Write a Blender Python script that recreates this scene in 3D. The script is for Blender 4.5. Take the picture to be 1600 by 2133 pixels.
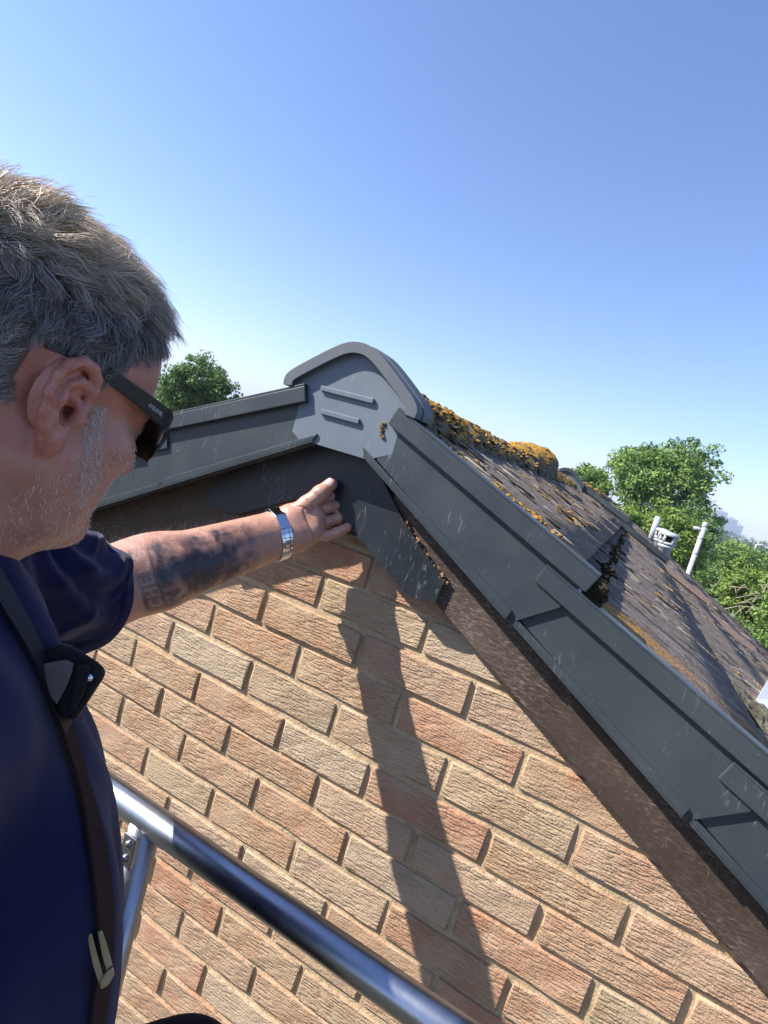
import bpy, bmesh, math, random
import numpy as np
from mathutils import Vector, Matrix
from mathutils.bvhtree import BVHTree

random.seed(7)
rng = np.random.default_rng(11)
for o in list(bpy.data.objects): bpy.data.objects.remove(o)
scn = bpy.context.scene
COL = scn.collection
rad = math.radians

# ------------------------------------------------------------------ camera
CAMR = np.array([[0.8740, 0.4037, 0.2705], [0.2948, 0.0020, -0.9555], [-0.3863, 0.9149, -0.1173]])
u_, s_, v_ = np.linalg.svd(CAMR); CAMR = u_ @ v_
CAMC = np.array([0.5048, -0.9804, 0.3249]); FPX = 1184.33
cam = bpy.data.cameras.new('camera'); camo = bpy.data.objects.new('camera', cam); COL.objects.link(camo)
cam.sensor_fit = 'HORIZONTAL'; cam.sensor_width = 36.0; cam.lens = FPX / 1600 * 36.0
cam.clip_start = 0.02; cam.clip_end = 20000
m4 = Matrix.Identity(4)
for i in range(3):
    m4[i][0] = CAMR[0][i]; m4[i][1] = -CAMR[1][i]; m4[i][2] = -CAMR[2][i]; m4[i][3] = CAMC[i]
camo.matrix_world = m4
scn.camera = camo
scn.render.resolution_x = 768; scn.render.resolution_y = 1024

# ------------------------------------------------------------------ light
SUN_D = np.array([0.685, 0.375, -0.625]); SUN_D /= np.linalg.norm(SUN_D)
w = bpy.data.worlds.new('World'); scn.world = w; w.use_nodes = True
nt = w.node_tree; bg = nt.nodes['Background']
sky = nt.nodes.new('ShaderNodeTexSky'); sky.sky_type = 'NISHITA'; sky.sun_disc = False
sky.sun_elevation = math.asin(-SUN_D[2]); sky.sun_rotation = math.atan2(-SUN_D[0], -SUN_D[1])
sky.air_density = 1.15; sky.dust_density = 0.35; sky.ozone_density = 6.0; sky.altitude = 30
tint = nt.nodes.new('ShaderNodeMix'); tint.data_type = 'RGBA'; tint.blend_type = 'MULTIPLY'; tint.inputs[0].default_value = 1
tint.inputs[7].default_value = (1.07, .98, 1.09, 1)        # the phone's white balance
nt.links.new(sky.outputs[0], tint.inputs[6]); nt.links.new(tint.outputs[2], bg.inputs[0]); bg.inputs[1].default_value = 0.102
sl = bpy.data.lights.new('sun', 'SUN'); sl.energy = 5.0; sl.angle = rad(0.5); sl.color = (1, 0.94, 0.855)
so = bpy.data.objects.new('sun', sl); COL.objects.link(so)
so.rotation_euler = Vector(SUN_D).to_track_quat('-Z', 'Y').to_euler()
scn.view_settings.view_transform = 'Standard'; scn.view_settings.look = 'None'
scn.view_settings.exposure = 1.1; scn.view_settings.gamma = 1
scn.view_settings.use_curve_mapping = False

# ------------------------------------------------------------------ helpers
def ray(u, v): return CAMR.T @ np.array([(u - 800) / FPX, (v - 1066.5) / FPX, 1.0])
def at_y(u, v, y):
    d = ray(u, v); return CAMC + d * ((y - CAMC[1]) / d[1])
def at_d(u, v, dep): return CAMC + dep * ray(u, v)

def link(o, parent=None):
    COL.objects.link(o)
    if parent is not None: o.parent = parent
    return o
def empty(name, loc=(0, 0, 0)):
    o = bpy.data.objects.new(name, None); o.empty_display_size = .05; COL.objects.link(o); o.location = loc; return o
def tag(o, label=None, cat=None, group=None, kind=None):
    if label: o['label'] = label
    if cat: o['category'] = cat
    if group: o['group'] = group
    if kind: o['kind'] = kind
    return o
def mesh_obj(name, verts, faces, mat=None, parent=None, smooth=False):
    me = bpy.data.meshes.new(name)
    me.from_pydata([tuple(map(float, v)) for v in verts], [], [tuple(map(int, f)) for f in faces])
    if mat: me.materials.append(mat)
    if smooth: me.polygons.foreach_set('use_smooth', [True] * len(me.polygons))
    me.update()
    o = bpy.data.objects.new(name, me)
    link(o, parent)
    if parent is not None and parent.type == 'EMPTY':
        o.location = -Vector(parent.location)      # meshes are given in world coordinates
    return o
def fast_mesh(name, V, Q, mat=None, smooth=True, col=None):
    V = np.asarray(V, np.float32); Q = np.asarray(Q, np.int32)
    me = bpy.data.meshes.new(name); n = Q.shape[1]
    me.vertices.add(len(V)); me.vertices.foreach_set('co', V.ravel())
    me.loops.add(Q.size); me.loops.foreach_set('vertex_index', Q.ravel())
    me.polygons.add(len(Q)); me.polygons.foreach_set('loop_start', np.arange(0, Q.size, n, dtype=np.int32))
    me.polygons.foreach_set('loop_total', np.full(len(Q), n, np.int32))
    me.polygons.foreach_set('use_smooth', np.full(len(Q), smooth))
    if mat: me.materials.append(mat)
    me.update(calc_edges=True)
    if col is not None:
        a = me.color_attributes.new('Col', 'FLOAT_COLOR', 'POINT')
        c4 = np.ones((len(V), 4), np.float32); c4[:, :3] = col; a.data.foreach_set('color', c4.ravel())
    return me
def bm_obj(name, bm, mat, parent=None, smooth=False, bevel=0):
    if bevel:
        bmesh.ops.bevel(bm, geom=list(bm.edges), offset=bevel, segments=2, affect='EDGES', profile=.6)
    bmesh.ops.recalc_face_normals(bm, faces=bm.faces)
    me = bpy.data.meshes.new(name); bm.to_mesh(me); bm.free()
    if mat: me.materials.append(mat)
    if smooth:
        me.polygons.foreach_set('use_smooth', [True] * len(me.polygons)); 
    o = bpy.data.objects.new(name, me); link(o, parent)
    if parent is not None and parent.type == 'EMPTY': o.location = -Vector(parent.location)
    return o
def prism(bm, pts, y0, y1):
    """polygon given in (x,z), extruded from y0 (front) to y1"""
    a = [bm.verts.new((p[0], y0, p[1])) for p in pts]; b = [bm.verts.new((p[0], y1, p[1])) for p in pts]
    bm.faces.new(a); bm.faces.new(b[::-1]); n = len(pts)
    for i in range(n): bm.faces.new((a[i], b[i], b[(i + 1) % n], a[(i + 1) % n]))
def band(bm, P, Q, y0, y1):
    """open band between two profiles of equal length (x,z), extruded in y, made of quads"""
    rings = [[bm.verts.new((p[0], y, p[1])) for p in S] for S, y in ((P, y0), (P, y1), (Q, y1), (Q, y0))]; n = len(P)
    for i in range(n - 1):
        for k in range(4): a, b_ = rings[k], rings[(k + 1) % 4]; bm.faces.new((a[i], a[i + 1], b_[i + 1], b_[i]))
    bm.faces.new([r[0] for r in rings]); bm.faces.new([r[-1] for r in rings][::-1])
def quadprism(bm, A, B):
    a = [bm.verts.new(p) for p in A]; b = [bm.verts.new(p) for p in B]; n = len(A)
    bm.faces.new(a); bm.faces.new(b[::-1])
    for i in range(n): bm.faces.new((a[i], b[i], b[(i + 1) % n], a[(i + 1) % n]))
def box(bm, lo, hi):
    x0, y0, z0 = lo; x1, y1, z1 = hi
    quadprism(bm, [(x0, y0, z0), (x1, y0, z0), (x1, y1, z0), (x0, y1, z0)], [(x0, y0, z1), (x1, y0, z1), (x1, y1, z1), (x0, y1, z1)])
def tube(bm, pts, rs, n=20, caps=True):
    pts = [Vector(p) for p in pts]
    if not hasattr(rs, '__len__'): rs = [rs] * len(pts)
    rings = []; up = None
    for i, p in enumerate(pts):
        t = (pts[min(i + 1, len(pts) - 1)] - pts[max(i - 1, 0)]).normalized()
        if up is None: up = Vector((0, 0, 1)) if abs(t.z) < .9 else Vector((1, 0, 0))
        a = t.cross(up).normalized(); b = a.cross(t).normalized(); up = b
        rings.append([bm.verts.new(p + (a * math.cos(2 * math.pi * k / n) + b * math.sin(2 * math.pi * k / n)) * rs[i]) for k in range(n)])
    for r0, r1 in zip(rings, rings[1:]):
        for k in range(n): bm.faces.new((r0[k], r0[(k + 1) % n], r1[(k + 1) % n], r1[k]))
    if caps: bm.faces.new(rings[0][::-1]); bm.faces.new(rings[-1])
def lathe(bm, base, prof, n=24):
    rings = []
    for r, z in prof:
        rings.append([bm.verts.new((base[0] + r * math.cos(2 * math.pi * k / n), base[1] + r * math.sin(2 * math.pi * k / n), base[2] + z)) for k in range(n)])
    for r0, r1 in zip(rings, rings[1:]):
        for k in range(n): bm.faces.new((r0[k], r0[(k + 1) % n], r1[(k + 1) % n], r1[k]))
    bm.faces.new(rings[0][::-1]); bm.faces.new(rings[-1])

# ------------------------------------------------------------------ materials
class NT:
    def __init__(s, name, rough=.6, spec=.5):
        s.m = bpy.data.materials.new(name); s.m.use_nodes = True; s.t = s.m.node_tree
        s.b = s.t.nodes['Principled BSDF']; s.b.inputs['Roughness'].default_value = rough
        s.b.inputs['Specular IOR Level'].default_value = spec
    def n(s, t, **k):
        o = s.t.nodes.new(t)
        for a, v in k.items():
            if hasattr(o, a): setattr(o, a, v)
        return o
    def l(s, a, b): s.t.links.new(a, b)
    def pos(s): return s.n('ShaderNodeNewGeometry').outputs['Position']
    def mapping(s, vec, scale=(1, 1, 1), rot=(0, 0, 0), loc=None):
        mp = s.n('ShaderNodeMapping'); s.l(vec, mp.inputs['Vector'])
        mp.inputs['Scale'].default_value = scale; mp.inputs['Rotation'].default_value = rot
        if loc is not None:
            if isinstance(loc, tuple): mp.inputs['Location'].default_value = loc
            else: s.l(loc, mp.inputs['Location'])
        return mp.outputs[0]
    def noise(s, vec, scale, detail=4, rough=.55, dist=0):
        t = s.n('ShaderNodeTexNoise'); s.l(vec, t.inputs['Vector'])
        t.inputs['Scale'].default_value = scale; t.inputs['Detail'].default_value = detail
        t.inputs['Roughness'].default_value = rough; t.inputs['Distortion'].default_value = dist
        return t.outputs['Fac']
    def ramp(s, fac, stops, interp='LINEAR'):
        r = s.n('ShaderNodeValToRGB'); s.l(fac, r.inputs[0]); e = r.color_ramp.elements; r.color_ramp.interpolation = interp
        while len(e) < len(stops): e.new(.5)
        for i, (p, c) in enumerate(stops):
            e[i].position = p; e[i].color = (*c, 1) if hasattr(c, '__len__') else (c, c, c, 1)
        return r.outputs[0]
    def mix(s, fac, a, b, mode='MIX'):
        x = s.n('ShaderNodeMix'); x.data_type = 'RGBA'; x.blend_type = mode
        for val, inp in ((fac, x.inputs[0]), (a, x.inputs[6]), (b, x.inputs[7])):
            if hasattr(val, 'is_output'): s.l(val, inp)
            elif hasattr(val, '__len__'): inp.default_value = (*val, 1)
            else: inp.default_value = val
        return x.outputs[2]
    def math(s, op, a, b=0.0):
        x = s.n('ShaderNodeMath'); x.operation = op
        for val, inp in ((a, x.inputs[0]), (b, x.inputs[1])):
            if hasattr(val, 'is_output'): s.l(val, inp)
            else: inp.default_value = val
        return x.outputs[0]
    def bump(s, h, strength=.5, dist=.002, prev=None):
        b = s.n('ShaderNodeBump'); s.l(h, b.inputs['Height']); b.inputs['Strength'].default_value = strength; b.inputs['Distance'].default_value = dist
        if prev is not None: s.l(prev, b.inputs['Normal'])
        s.l(b.outputs[0], s.b.inputs['Normal']); return b.outputs[0]
    def color(s, c):
        if hasattr(c, 'is_output'): s.l(c, s.b.inputs['Base Color'])
        else: s.b.inputs['Base Color'].default_value = (*c, 1)
    def rough(s, c):
        if hasattr(c, 'is_output'): s.l(c, s.b.inputs['Roughness'])
        else: s.b.inputs['Roughness'].default_value = c

def mat_brick():
    t = NT('brick', .92, .25)
    oi = t.n('ShaderNodeObjectInfo'); rnd = oi.outputs['Random']
    off = t.n('ShaderNodeVectorMath'); off.operation = 'SCALE'; cmb = t.n('ShaderNodeCombineXYZ')
    for i in range(3): t.l(rnd, cmb.inputs[i])
    t.l(cmb.outputs[0], off.inputs[0]); off.inputs['Scale'].default_value = 37.0
    P = t.pos(); add = t.n('ShaderNodeVectorMath'); t.l(P, add.inputs[0]); t.l(off.outputs[0], add.inputs[1]); P2 = add.outputs[0]
    base = t.ramp(rnd, [(0, (.42, .275, .165)), (.2, (.42, .205, .12)), (.36, (.42, .315, .20)), (.5, (.44, .225, .135)), (.64, (.45, .365, .26)), (.78, (.42, .24, .155)), (.9, (.37, .28, .185)), (1, (.46, .24, .13))])
    n1 = t.noise(P2, 14, 5, .6)
    c = t.mix(t.ramp(n1, [(.38, 0), (.68, .65)]), base, (.50, .39, .26))
    n2 = t.noise(P2, 9, 3, .6)
    c = t.mix(t.ramp(n2, [(.62, 0), (.78, .5)]), c, (.46, .16, .07))
    n3 = t.noise(P2, 420, 2, .7)
    c = t.mix(t.ramp(n3, [(.33, .28), (.48, 0)]), c, (.25, .17, .11))
    c = t.mix(t.ramp(n3, [(.62, 0), (.75, .5)]), c, (.62, .53, .40))
    n5 = t.noise(P2, 5, 3, .6)
    c = t.mix(t.ramp(n5, [(.66, 0), (.85, .3)]), c, (.22, .19, .13))
    t.color(c)
    # drag-faced texture: short ragged strokes that rise to the right
    wob = t.n('ShaderNodeTexNoise'); t.l(P2, wob.inputs['Vector']); wob.inputs['Scale'].default_value = 75; wob.inputs['Detail'].default_value = 3
    wv = t.n('ShaderNodeVectorMath'); wv.operation = 'MULTIPLY_ADD'; t.l(wob.outputs['Color'], wv.inputs[0]); wv.inputs[1].default_value = (.006, 0, .006); t.l(P2, wv.inputs[2])
    q = t.mapping(wv.outputs[0], (46, 1, 235), (0, rad(8), 0))
    vo = t.n('ShaderNodeTexVoronoi'); t.l(q, vo.inputs['Vector']); vo.inputs['Scale'].default_value = 1; vo.feature = 'F1'
    st = t.ramp(vo.outputs['Distance'], [(.05, 1), (.45, .72), (.72, .15), (.95, 0)])
    dens = t.ramp(t.noise(P2, 8, 2, .5), [(.32, .12), (.58, 1)])
    hh = t.math('MULTIPLY', st, dens)
    b1 = t.bump(hh, .95, .0038)
    b2 = t.bump(t.noise(P2, 230, 3, .7), .8, .0030, b1)
    b3 = t.bump(n3, .8, .0016, b2)
    return t.m
def mat_mortar():
    t = NT('mortar', .95, .2); P = t.pos()
    n = t.noise(P, 22, 5, .65); n2 = t.noise(P, 500, 2, .7); n4 = t.noise(P, 3.1, 3, .6)
    c = t.ramp(n, [(.3, (.36, .26, .155)), (.55, (.50, .38, .24)), (.8, (.60, .47, .31))])
    c = t.mix(t.ramp(n2, [(.35, .5), (.5, 0)]), c, (.20, .15, .09))
    c = t.mix(t.ramp(n4, [(.55, 0), (.75, .4)]), c, (.25, .19, .12))
    t.color(c); b = t.bump(t.noise(P, 55, 4, .7), .9, .005); t.bump(n2, .6, .0015, b); return t.m
def mat_plastic(name, c0, c1, rough=.42, scratches=0.5, dustamt=.2):
    t = NT(name, rough, .45); P = t.pos()
    n = t.noise(P, 7, 4, .6); c = t.mix(t.ramp(n, [(.3, 0), (.7, 1)]), c0, c1)
    # curved pale scuffs
    wv = t.noise(t.mapping(P, (1, 1, 1), (.3, .9, .1)), 3.0, 2, .5, 1.5)
    q = t.mapping(P, (150, 150, 22), (.0, rad(50), 0)); s = t.noise(q, 1, 2, .6, 1.6)
    sc = t.math('MULTIPLY', t.ramp(s, [(.60, 0), (.68, 1)]), t.ramp(wv, [(.50, 0), (.60, 1)]))
    q2 = t.mapping(P, (170, 170, 30), (0, rad(-25), 0)); s2 = t.noise(q2, 1, 1, .5, 2.0)
    sc2 = t.math('MULTIPLY', t.ramp(s2, [(.72, 0), (.76, 1)]), t.ramp(n, [(.45, 0), (.55, 1)]))
    s3 = t.noise(P, 240, 1, .5)
    f = t.math('MAXIMUM', sc, t.math('MULTIPLY', sc2, .8)); f = t.math('MAXIMUM', f, t.ramp(s3, [(.76, 0), (.79, .7)]))
    c = t.mix(t.math('MULTIPLY', f, scratches), c, (.52, .53, .53))
    dust = t.noise(P, 2.3, 5, .65); c = t.mix(t.ramp(dust, [(.4, 0), (.75, dustamt)]), c, (.30, .29, .26))
    t.color(c); t.rough(t.ramp(n, [(.3, rough - .06), (.7, rough + .12)]))
    t.bump(t.noise(P, 900, 2, .5), .12, .0004); return t.m
def mat_brown_board():
    t = NT('brown_board', .55, .4); P = t.pos()
    n = t.noise(P, 5, 5, .65); c = t.ramp(n, [(.3, (.038, .025, .018)), (.6, (.062, .041, .031)), (.8, (.11, .078, .062))])
    q = t.mapping(P, (70, 1, 330), (0, rad(29), 0)); s = t.noise(q, 1, 4, .7, .6)
    wear = t.noise(P, 4.2, 4, .6)
    f = t.math('MULTIPLY', t.ramp(s, [(.50, 0), (.64, 1)]), t.ramp(wear, [(.42, 0), (.56, 1)]))
    q2 = t.mapping(P, (260, 1, 60), (0, rad(12), 0)); s2 = t.noise(q2, 1, 2, .5, 1.8)
    f = t.math('MAXIMUM', f, t.math('MULTIPLY', t.ramp(s2, [(.68, 0), (.73, 1)]), .8))
    c = t.mix(t.math('MULTIPLY', f, .42), c, (.36, .29, .24))
    t.color(c); t.rough(t.ramp(n, [(.3, .45), (.7, .75)])); t.bump(s, .3, .001); return t.m
def mat_tile():
    t = NT('roof_tile', .95, .15); oi = t.n('ShaderNodeObjectInfo'); P = t.pos()
    base = t.ramp(oi.outputs['Random'], [(0, (.125, .096, .076)), (.5, (.16, .125, .098)), (1, (.14, .108, .088))])
    a = t.noise(P, 30, 5, .7); c = t.mix(t.ramp(a, [(.38, 0), (.62, .85)]), base, (.24, .20, .165)); a2 = t.noise(P, 75, 4, .7); c = t.mix(t.ramp(a2, [(.36, .8), (.48, 0)]), c, (.045, .038, .032))
    # rain streaks running down the slope
    q = t.mapping(P, (9, 42, 1)); s = t.noise(q, 1, 5, .75, .5)
    c = t.mix(t.ramp(s, [(.57, 0), (.66, .8)]), c, (.42, .39, .36))
    c = t.mix(t.ramp(s, [(.33, .9), (.43, 0)]), c, (.03, .024, .02))
    l = t.noise(t.mapping(P, (2.2, 7, 1)), 1.3, 6, .75); near = t.noise(P, 160, 2, .6)
    sep = t.n('ShaderNodeSeparateXYZ'); t.l(P, sep.inputs[0])
    vergey = t.ramp(sep.outputs['Y'], [(.0, .13), (.05, 0)])
    ff = t.math('ADD', l, vergey)
    f = t.math('MULTIPLY', t.ramp(ff, [(.60, 0), (.68, 1)]), t.ramp(near, [(.38, 0), (.56, 1)]))
    c = t.mix(f, c, t.ramp(near, [(.4, (.30, .13, .02)), (.7, (.52, .27, .04))]))
    t.color(c); b = t.bump(s, 1.0, .009); b = t.bump(near, .8, .004, b); return t.m
def mat_lichen_ridge():
    t = NT('lichen_ridge', .95, .15); P = t.pos()
    a = t.noise(P, 9, 6, .7); g = t.noise(P, 190, 3, .7); v = t.noise(P, 45, 4, .7)
    c = t.ramp(v, [(.3, (.04, .036, .030)), (.45, (.09, .085, .055)), (.58, (.16, .145, .12)), (.72, (.30, .28, .24))])
    ge = t.n('ShaderNodeNewGeometry'); sep = t.n('ShaderNodeSeparateXYZ'); t.l(ge.outputs['True Normal'], sep.inputs[0])
    up = t.ramp(sep.outputs['Z'], [(.35, -.0), (.75, .26)])
    f = t.math('MULTIPLY', t.ramp(t.math('ADD', a, up), [(.61, 0), (.73, 1)]), t.ramp(v, [(.30, .15), (.48, 1)]))
    c = t.mix(f, c, t.ramp(g, [(.3, (.22, .10, .015)), (.5, (.43, .22, .03)), (.7, (.62, .38, .07))]))
    t.color(c); b = t.bump(v, 1, .008); t.bump(g, .9, .004, b); return t.m
def mat_rubble():
    t = NT('mortar_lump', .95, .15); P = t.pos(); n = t.noise(P, 22, 6, .75); k = t.noise(P, 130, 3, .7)
    c = t.ramp(n, [(.3, (.03, .03, .02)), (.48, (.12, .11, .08)), (.6, (.20, .19, .15)), (.72, (.26, .22, .07))])
    t.color(t.mix(t.ramp(k, [(.6, 0), (.75, .6)]), c, (.42, .41, .36))); b = t.bump(n, 1, .02); t.bump(k, 1, .006, b); return t.m
def mat_moss():
    t = NT('moss', 1, .05); P = t.pos(); a = t.noise(P, 90, 4, .7)
    t.color(t.ramp(a, [(.35, (.018, .016, .010)), (.55, (.045, .038, .020)), (.75, (.10, .075, .03))])); t.bump(a, 1, .006); return t.m
def mat_metal(name, col, rough, aniso=False):
    t = NT(name, rough); t.b.inputs['Metallic'].default_value = 1; P = t.pos()
    n = t.noise(P, 30, 4, .6); t.color(t.mix(t.ramp(n, [(.3, 0), (.7, .35)]), col, tuple(x * .75 for x in col)))
    t.rough(t.ramp(t.noise(P, 12, 5, .7), [(.3, rough * .8), (.75, rough * 1.45)])); return t.m
def mat_skin():
    t = NT('skin', .42, .5); a = t.n('ShaderNodeAttribute'); a.attribute_name = 'Col'; P = t.pos()
    n = t.noise(P, 60, 4, .6); n2 = t.noise(P, 700, 2, .6)
    c = t.mix(t.ramp(n, [(.35, .0), (.7, .35)]), a.outputs['Color'], (.62, .30, .24), 'MULTIPLY'); nb_ = t.noise(P, 22, 3, .6); c = t.mix(t.ramp(nb_, [(.48, 0), (.72, .25)]), c, (.46, .20, .145))
    c = t.mix(t.ramp(n2, [(.3, .25), (.5, 0)]), c, (.3, .14, .09), 'MULTIPLY')
    t.color(c)
    t.b.inputs['Subsurface Weight'].default_value = .12; t.b.inputs['Subsurface Radius'].default_value = (.012, .004, .002); t.b.inputs['Subsurface Scale'].default_value = .35
    b = t.bump(t.noise(P, 260, 3, .6), .45, .0014); t.bump(n2, .25, .0005, b); return t.m
def mat_attr(name, rough, spec=.4, bump=None):
    t = NT(name, rough, spec); a = t.n('ShaderNodeAttribute'); a.attribute_name = 'Col'; t.color(a.outputs['Color']); return t.m
def mat_shirt():
    t = NT('navy_cotton', .9, .12); P = t.pos(); n = t.noise(P, 8, 3, .5); t.color(t.mix(n, (.0040, .0055, .031), (.0062, .0085, .050)))
    t.b.inputs['Sheen Weight'].default_value = .12; t.b.inputs['Sheen Roughness'].default_value = .5
    b = t.bump(t.noise(P, 900, 2, .6), .35, .0005); t.bump(t.noise(t.mapping(P, (9, 9, 3)), 1.0, 2, .5, .6), .6, .012, b); return t.m
def mat_simple(name, col, rough=.6, spec=.4, nscale=0, var=.3, metal=0, bump=0):
    t = NT(name, rough, spec); t.b.inputs['Metallic'].default_value = metal
    if nscale:
        P = t.pos(); n = t.noise(P, nscale, 4, .6); t.color(t.mix(n, tuple(x * (1 - var) for x in col), tuple(min(1, x * (1 + var)) for x in col)))
        if bump: t.bump(n, .6, bump)
    else: t.color(col)
    return t.m
def mat_leaf(name, ca, cb):
    t = NT(name, .55, .35); a = t.n('ShaderNodeAttribute'); a.attribute_name = 'Col'
    sp = t.n('ShaderNodeSeparateColor'); t.l(a.outputs['Color'], sp.inputs[0])
    t.color(t.mix(sp.outputs[0], ca, cb))
    tr = t.n('ShaderNodeBsdfTranslucent'); t.l(t.mix(sp.outputs[0], tuple(x * 1.2 for x in ca), tuple(x * 1.3 for x in cb)), tr.inputs[0])
    ms = t.n('ShaderNodeMixShader'); ms.inputs[0].default_value = .3; t.l(t.b.outputs[0], ms.inputs[1]); t.l(tr.outputs[0], ms.inputs[2])
    t.l(ms.outputs[0], t.t.nodes['Material Output'].inputs['Surface']); return t.m

M = dict(brick=mat_brick(), mortar=mat_mortar(), board=mat_brown_board(), tile=mat_tile(), ridge=mat_lichen_ridge(), moss=mat_moss(),
    verge=mat_plastic('verge_plastic', (.022, .032, .039), (.031, .042, .050), .42, .24, .08),
    cap=mat_plastic('cap_plastic', (.105, .132, .165), (.13, .158, .188), .5, .10, .08),
    rim=mat_plastic('cap_rim_plastic', (.070, .083, .098), (.095, .107, .12), .6, .10, .1),
    plate=mat_plastic('plate_plastic', (.010, .0145, .021), (.016, .022, .029), .38, .22, .05),
    alu=mat_metal('aluminium', (.36, .385, .43), .30), steel=mat_metal('watch_steel', (.72, .74, .78), .16),
    skin=mat_skin(), hair=mat_attr('hair', .42, .5), shirt=mat_shirt(),
    black=mat_simple('black_plastic', (.012, .012, .014), .32, .5), lens=mat_simple('dark_lens', (.004, .004, .005), .08, .6),
    dark=mat_simple('dark_cavity', (.03, .026, .024), .9, .1, 30), felt=mat_simple('undercloak', (.05, .04, .035), .9, .1, 20),
    strap=mat_simple('brown_webbing', (.028, .013, .012), .8, .2, 300, .35, 0, .0006), leather=mat_simple('black_leather', (.014, .012, .014), .55, .35, 60, .3, 0, .001),
    pale=mat_simple('pale_flap', (.17, .125, .12), .6, .3, 40), gold=mat_simple('brass', (.42, .40, .26), .35, .5, 60, .2, .7),
    white=mat_simple('white_plastic', (.40, .41, .42), .45, .4, 25, .12), greyp=mat_simple('grey_plastic', (.42, .44, .46), .5, .4, 25, .2),
    vpale=mat_simple('flashing', (.20, .15, .13), .8, .2, 40, .3, 0, .003), lens_white=mat_simple('white_print', (.6, .6, .6), .5),
    trouser=mat_simple('dark_cloth', (.012, .012, .02), .9, .1, 30), nail=mat_simple('nail', (.62, .40, .34), .3, .5),
    bark=mat_simple('bark', (.09, .07, .05), .95, .1, 12, .4, 0, .02), twig=mat_simple('twig', (.30, .27, .2), .9, .1),
    leafA=mat_leaf('leaf_mid', (.085, .16, .035), (.26, .38, .10)), leafB=mat_leaf('leaf_bright', (.09, .16, .025), (.27, .36, .075)),
    leafC=mat_leaf('leaf_deep', (.05, .11, .028), (.17, .27, .07)), leafD=mat_leaf('leaf_far', (.05, .09, .04), (.10, .15, .06)),
    grass=mat_simple('grass', (.09, .085, .06), 1, .1, .5, .4), concrete=mat_simple('tower_concrete', (.30, .31, .33), .8, .2, .05, .1),
    glass=mat_simple('tower_glass', (.10, .13, .17), .2, .6), rubble=mat_rubble())

# ================================================================== SETTING
def sheet(name, x0, x1, y0, y1, z, mat):
    return tag(mesh_obj(name, [(x0, y0, z), (x1, y0, z), (x1, y1, z), (x0, y1, z)], [(0, 1, 2, 3)], mat), kind='structure')
GZ = -5.6
HAZE = .00045
sheet('ground', -2500, 2500, -2500, 2500, GZ, M['grass'])

# ================================================================== HOUSE
house = tag(empty('brick_house', (0, 0, GZ)), 'near brick gable house with brown bargeboards and grey plastic verge caps', 'house')
SL = Vector((.305, -.171)); SLn = SL.normalized(); PITCH = math.atan2(.171, .305)
AX = .0125                      # the apex line: left side mirrors right side about x = AX
NY = 3.2                        # the neighbour's verge
def mir(p): return (2 * AX - p[0], p[1])
ROOF_BOT = 9                    # courses built

# -- gable wall: mortar core with single bricks
zr = 2 * .075
gx = 2.75; gz = .30 - gx * math.tan(PITCH)
bm = bmesh.new(); prism(bm, [(AX, .30), (AX + gx, gz), (AX + gx, GZ), (AX - gx, GZ), (AX - gx, gz)], .0056, .2)
wall = bm_obj('gable_wall', bm, M['mortar'], house)
wall.location = -Vector(house.location)
rowz = {-3: 3.1, -2: 2.05, -1: 1.02, 0: .09, 1: -.93, 2: -1.955, 3: -2.98, 4: -4.06, 5: -5.03, 6: -6.02, 7: -7.08, 8: -8.10, 9: -9.12, 10: -10.16, 11: -11.10, 12: -12.14}
perp = {-1: [-.53, .44, 1.45], 0: [-.97, .03, 1.05], 1: [-.5, .53, 1.54], 2: [-1.03, -.02, 1.01, 2.06], 3: [-1.46, -.47, .48, 1.53, 2.57], 4: [-1.88, -1.0, .01, .92, 2.0, 3.04],
        5: [-2.39, -1.4, -.52, .5, 1.45, 2.5, 3.54], 6: [-1.87, -1.0, -.07, .9, 1.94, 2.99], 7: [-2.39, -1.4, -.52, .46, 1.41, 2.46], 8: [-1.0, -.04, .90, 1.95], 9: [-.53, .47, 1.41], 10: [-.98, -.08, .84], 11: [-.49, .41], 12: [-.99, -.09]}
for r in range(13, 24): rowz[r] = -r - .15
def brick_mesh(w, h, seed):
    rr = random.Random(seed); bm = bmesh.new(); b = .0014
    nx, nz = 5, 2
    P = {}
    def jit(a): return rr.uniform(-a, a)
    for i in range(nx + 1):
        for k in range(nz + 1):
            x = -w / 2 + w * i / nx; z = -h / 2 + h * k / nz
            edge = i in (0, nx) or k in (0, nz)
            if edge:
                x += (b + rr.uniform(0, .0026)) * (1 if i == 0 else -1 if i == nx else 0); z += (b + rr.uniform(0, .0022)) * (1 if k == 0 else -1 if k == nz else 0)
            P[i, k] = bm.verts.new((x, jit(.0012), z))
    for i in range(nx):
        for k in range(nz): bm.faces.new((P[i, k], P[i + 1, k], P[i + 1, k + 1], P[i, k + 1]))
    ring = [(i, 0) for i in range(nx + 1)] + [(nx, k) for k in range(1, nz + 1)] + [(i, nz) for i in range(nx - 1, -1, -1)] + [(0, k) for k in range(nz - 1, 0, -1)]
    outer = []
    for (i, k) in ring:
        x = -w / 2 + w * i / nx; z = -h / 2 + h * k / nz
        outer.append((bm.verts.new((x + jit(.0012), 0.0024 + jit(.001), z + jit(.0012))), bm.verts.new((x, .06, z))))
    n = len(ring)
    for j in range(n):
        a, c = P[ring[j]], P[ring[(j + 1) % n]]; o1, o2 = outer[j], outer[(j + 1) % n]
        f = bm.faces.new((a, o1[0], o2[0], c)); f.smooth = True
        bm.faces.new((o1[0], o1[1], o2[1], o2[0]))
    bmesh.ops.recalc_face_normals(bm, faces=bm.faces)
    return bm
def clip_z(x): return .262 - abs(x - AX) * math.tan(PITCH)
cache = {}
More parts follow.
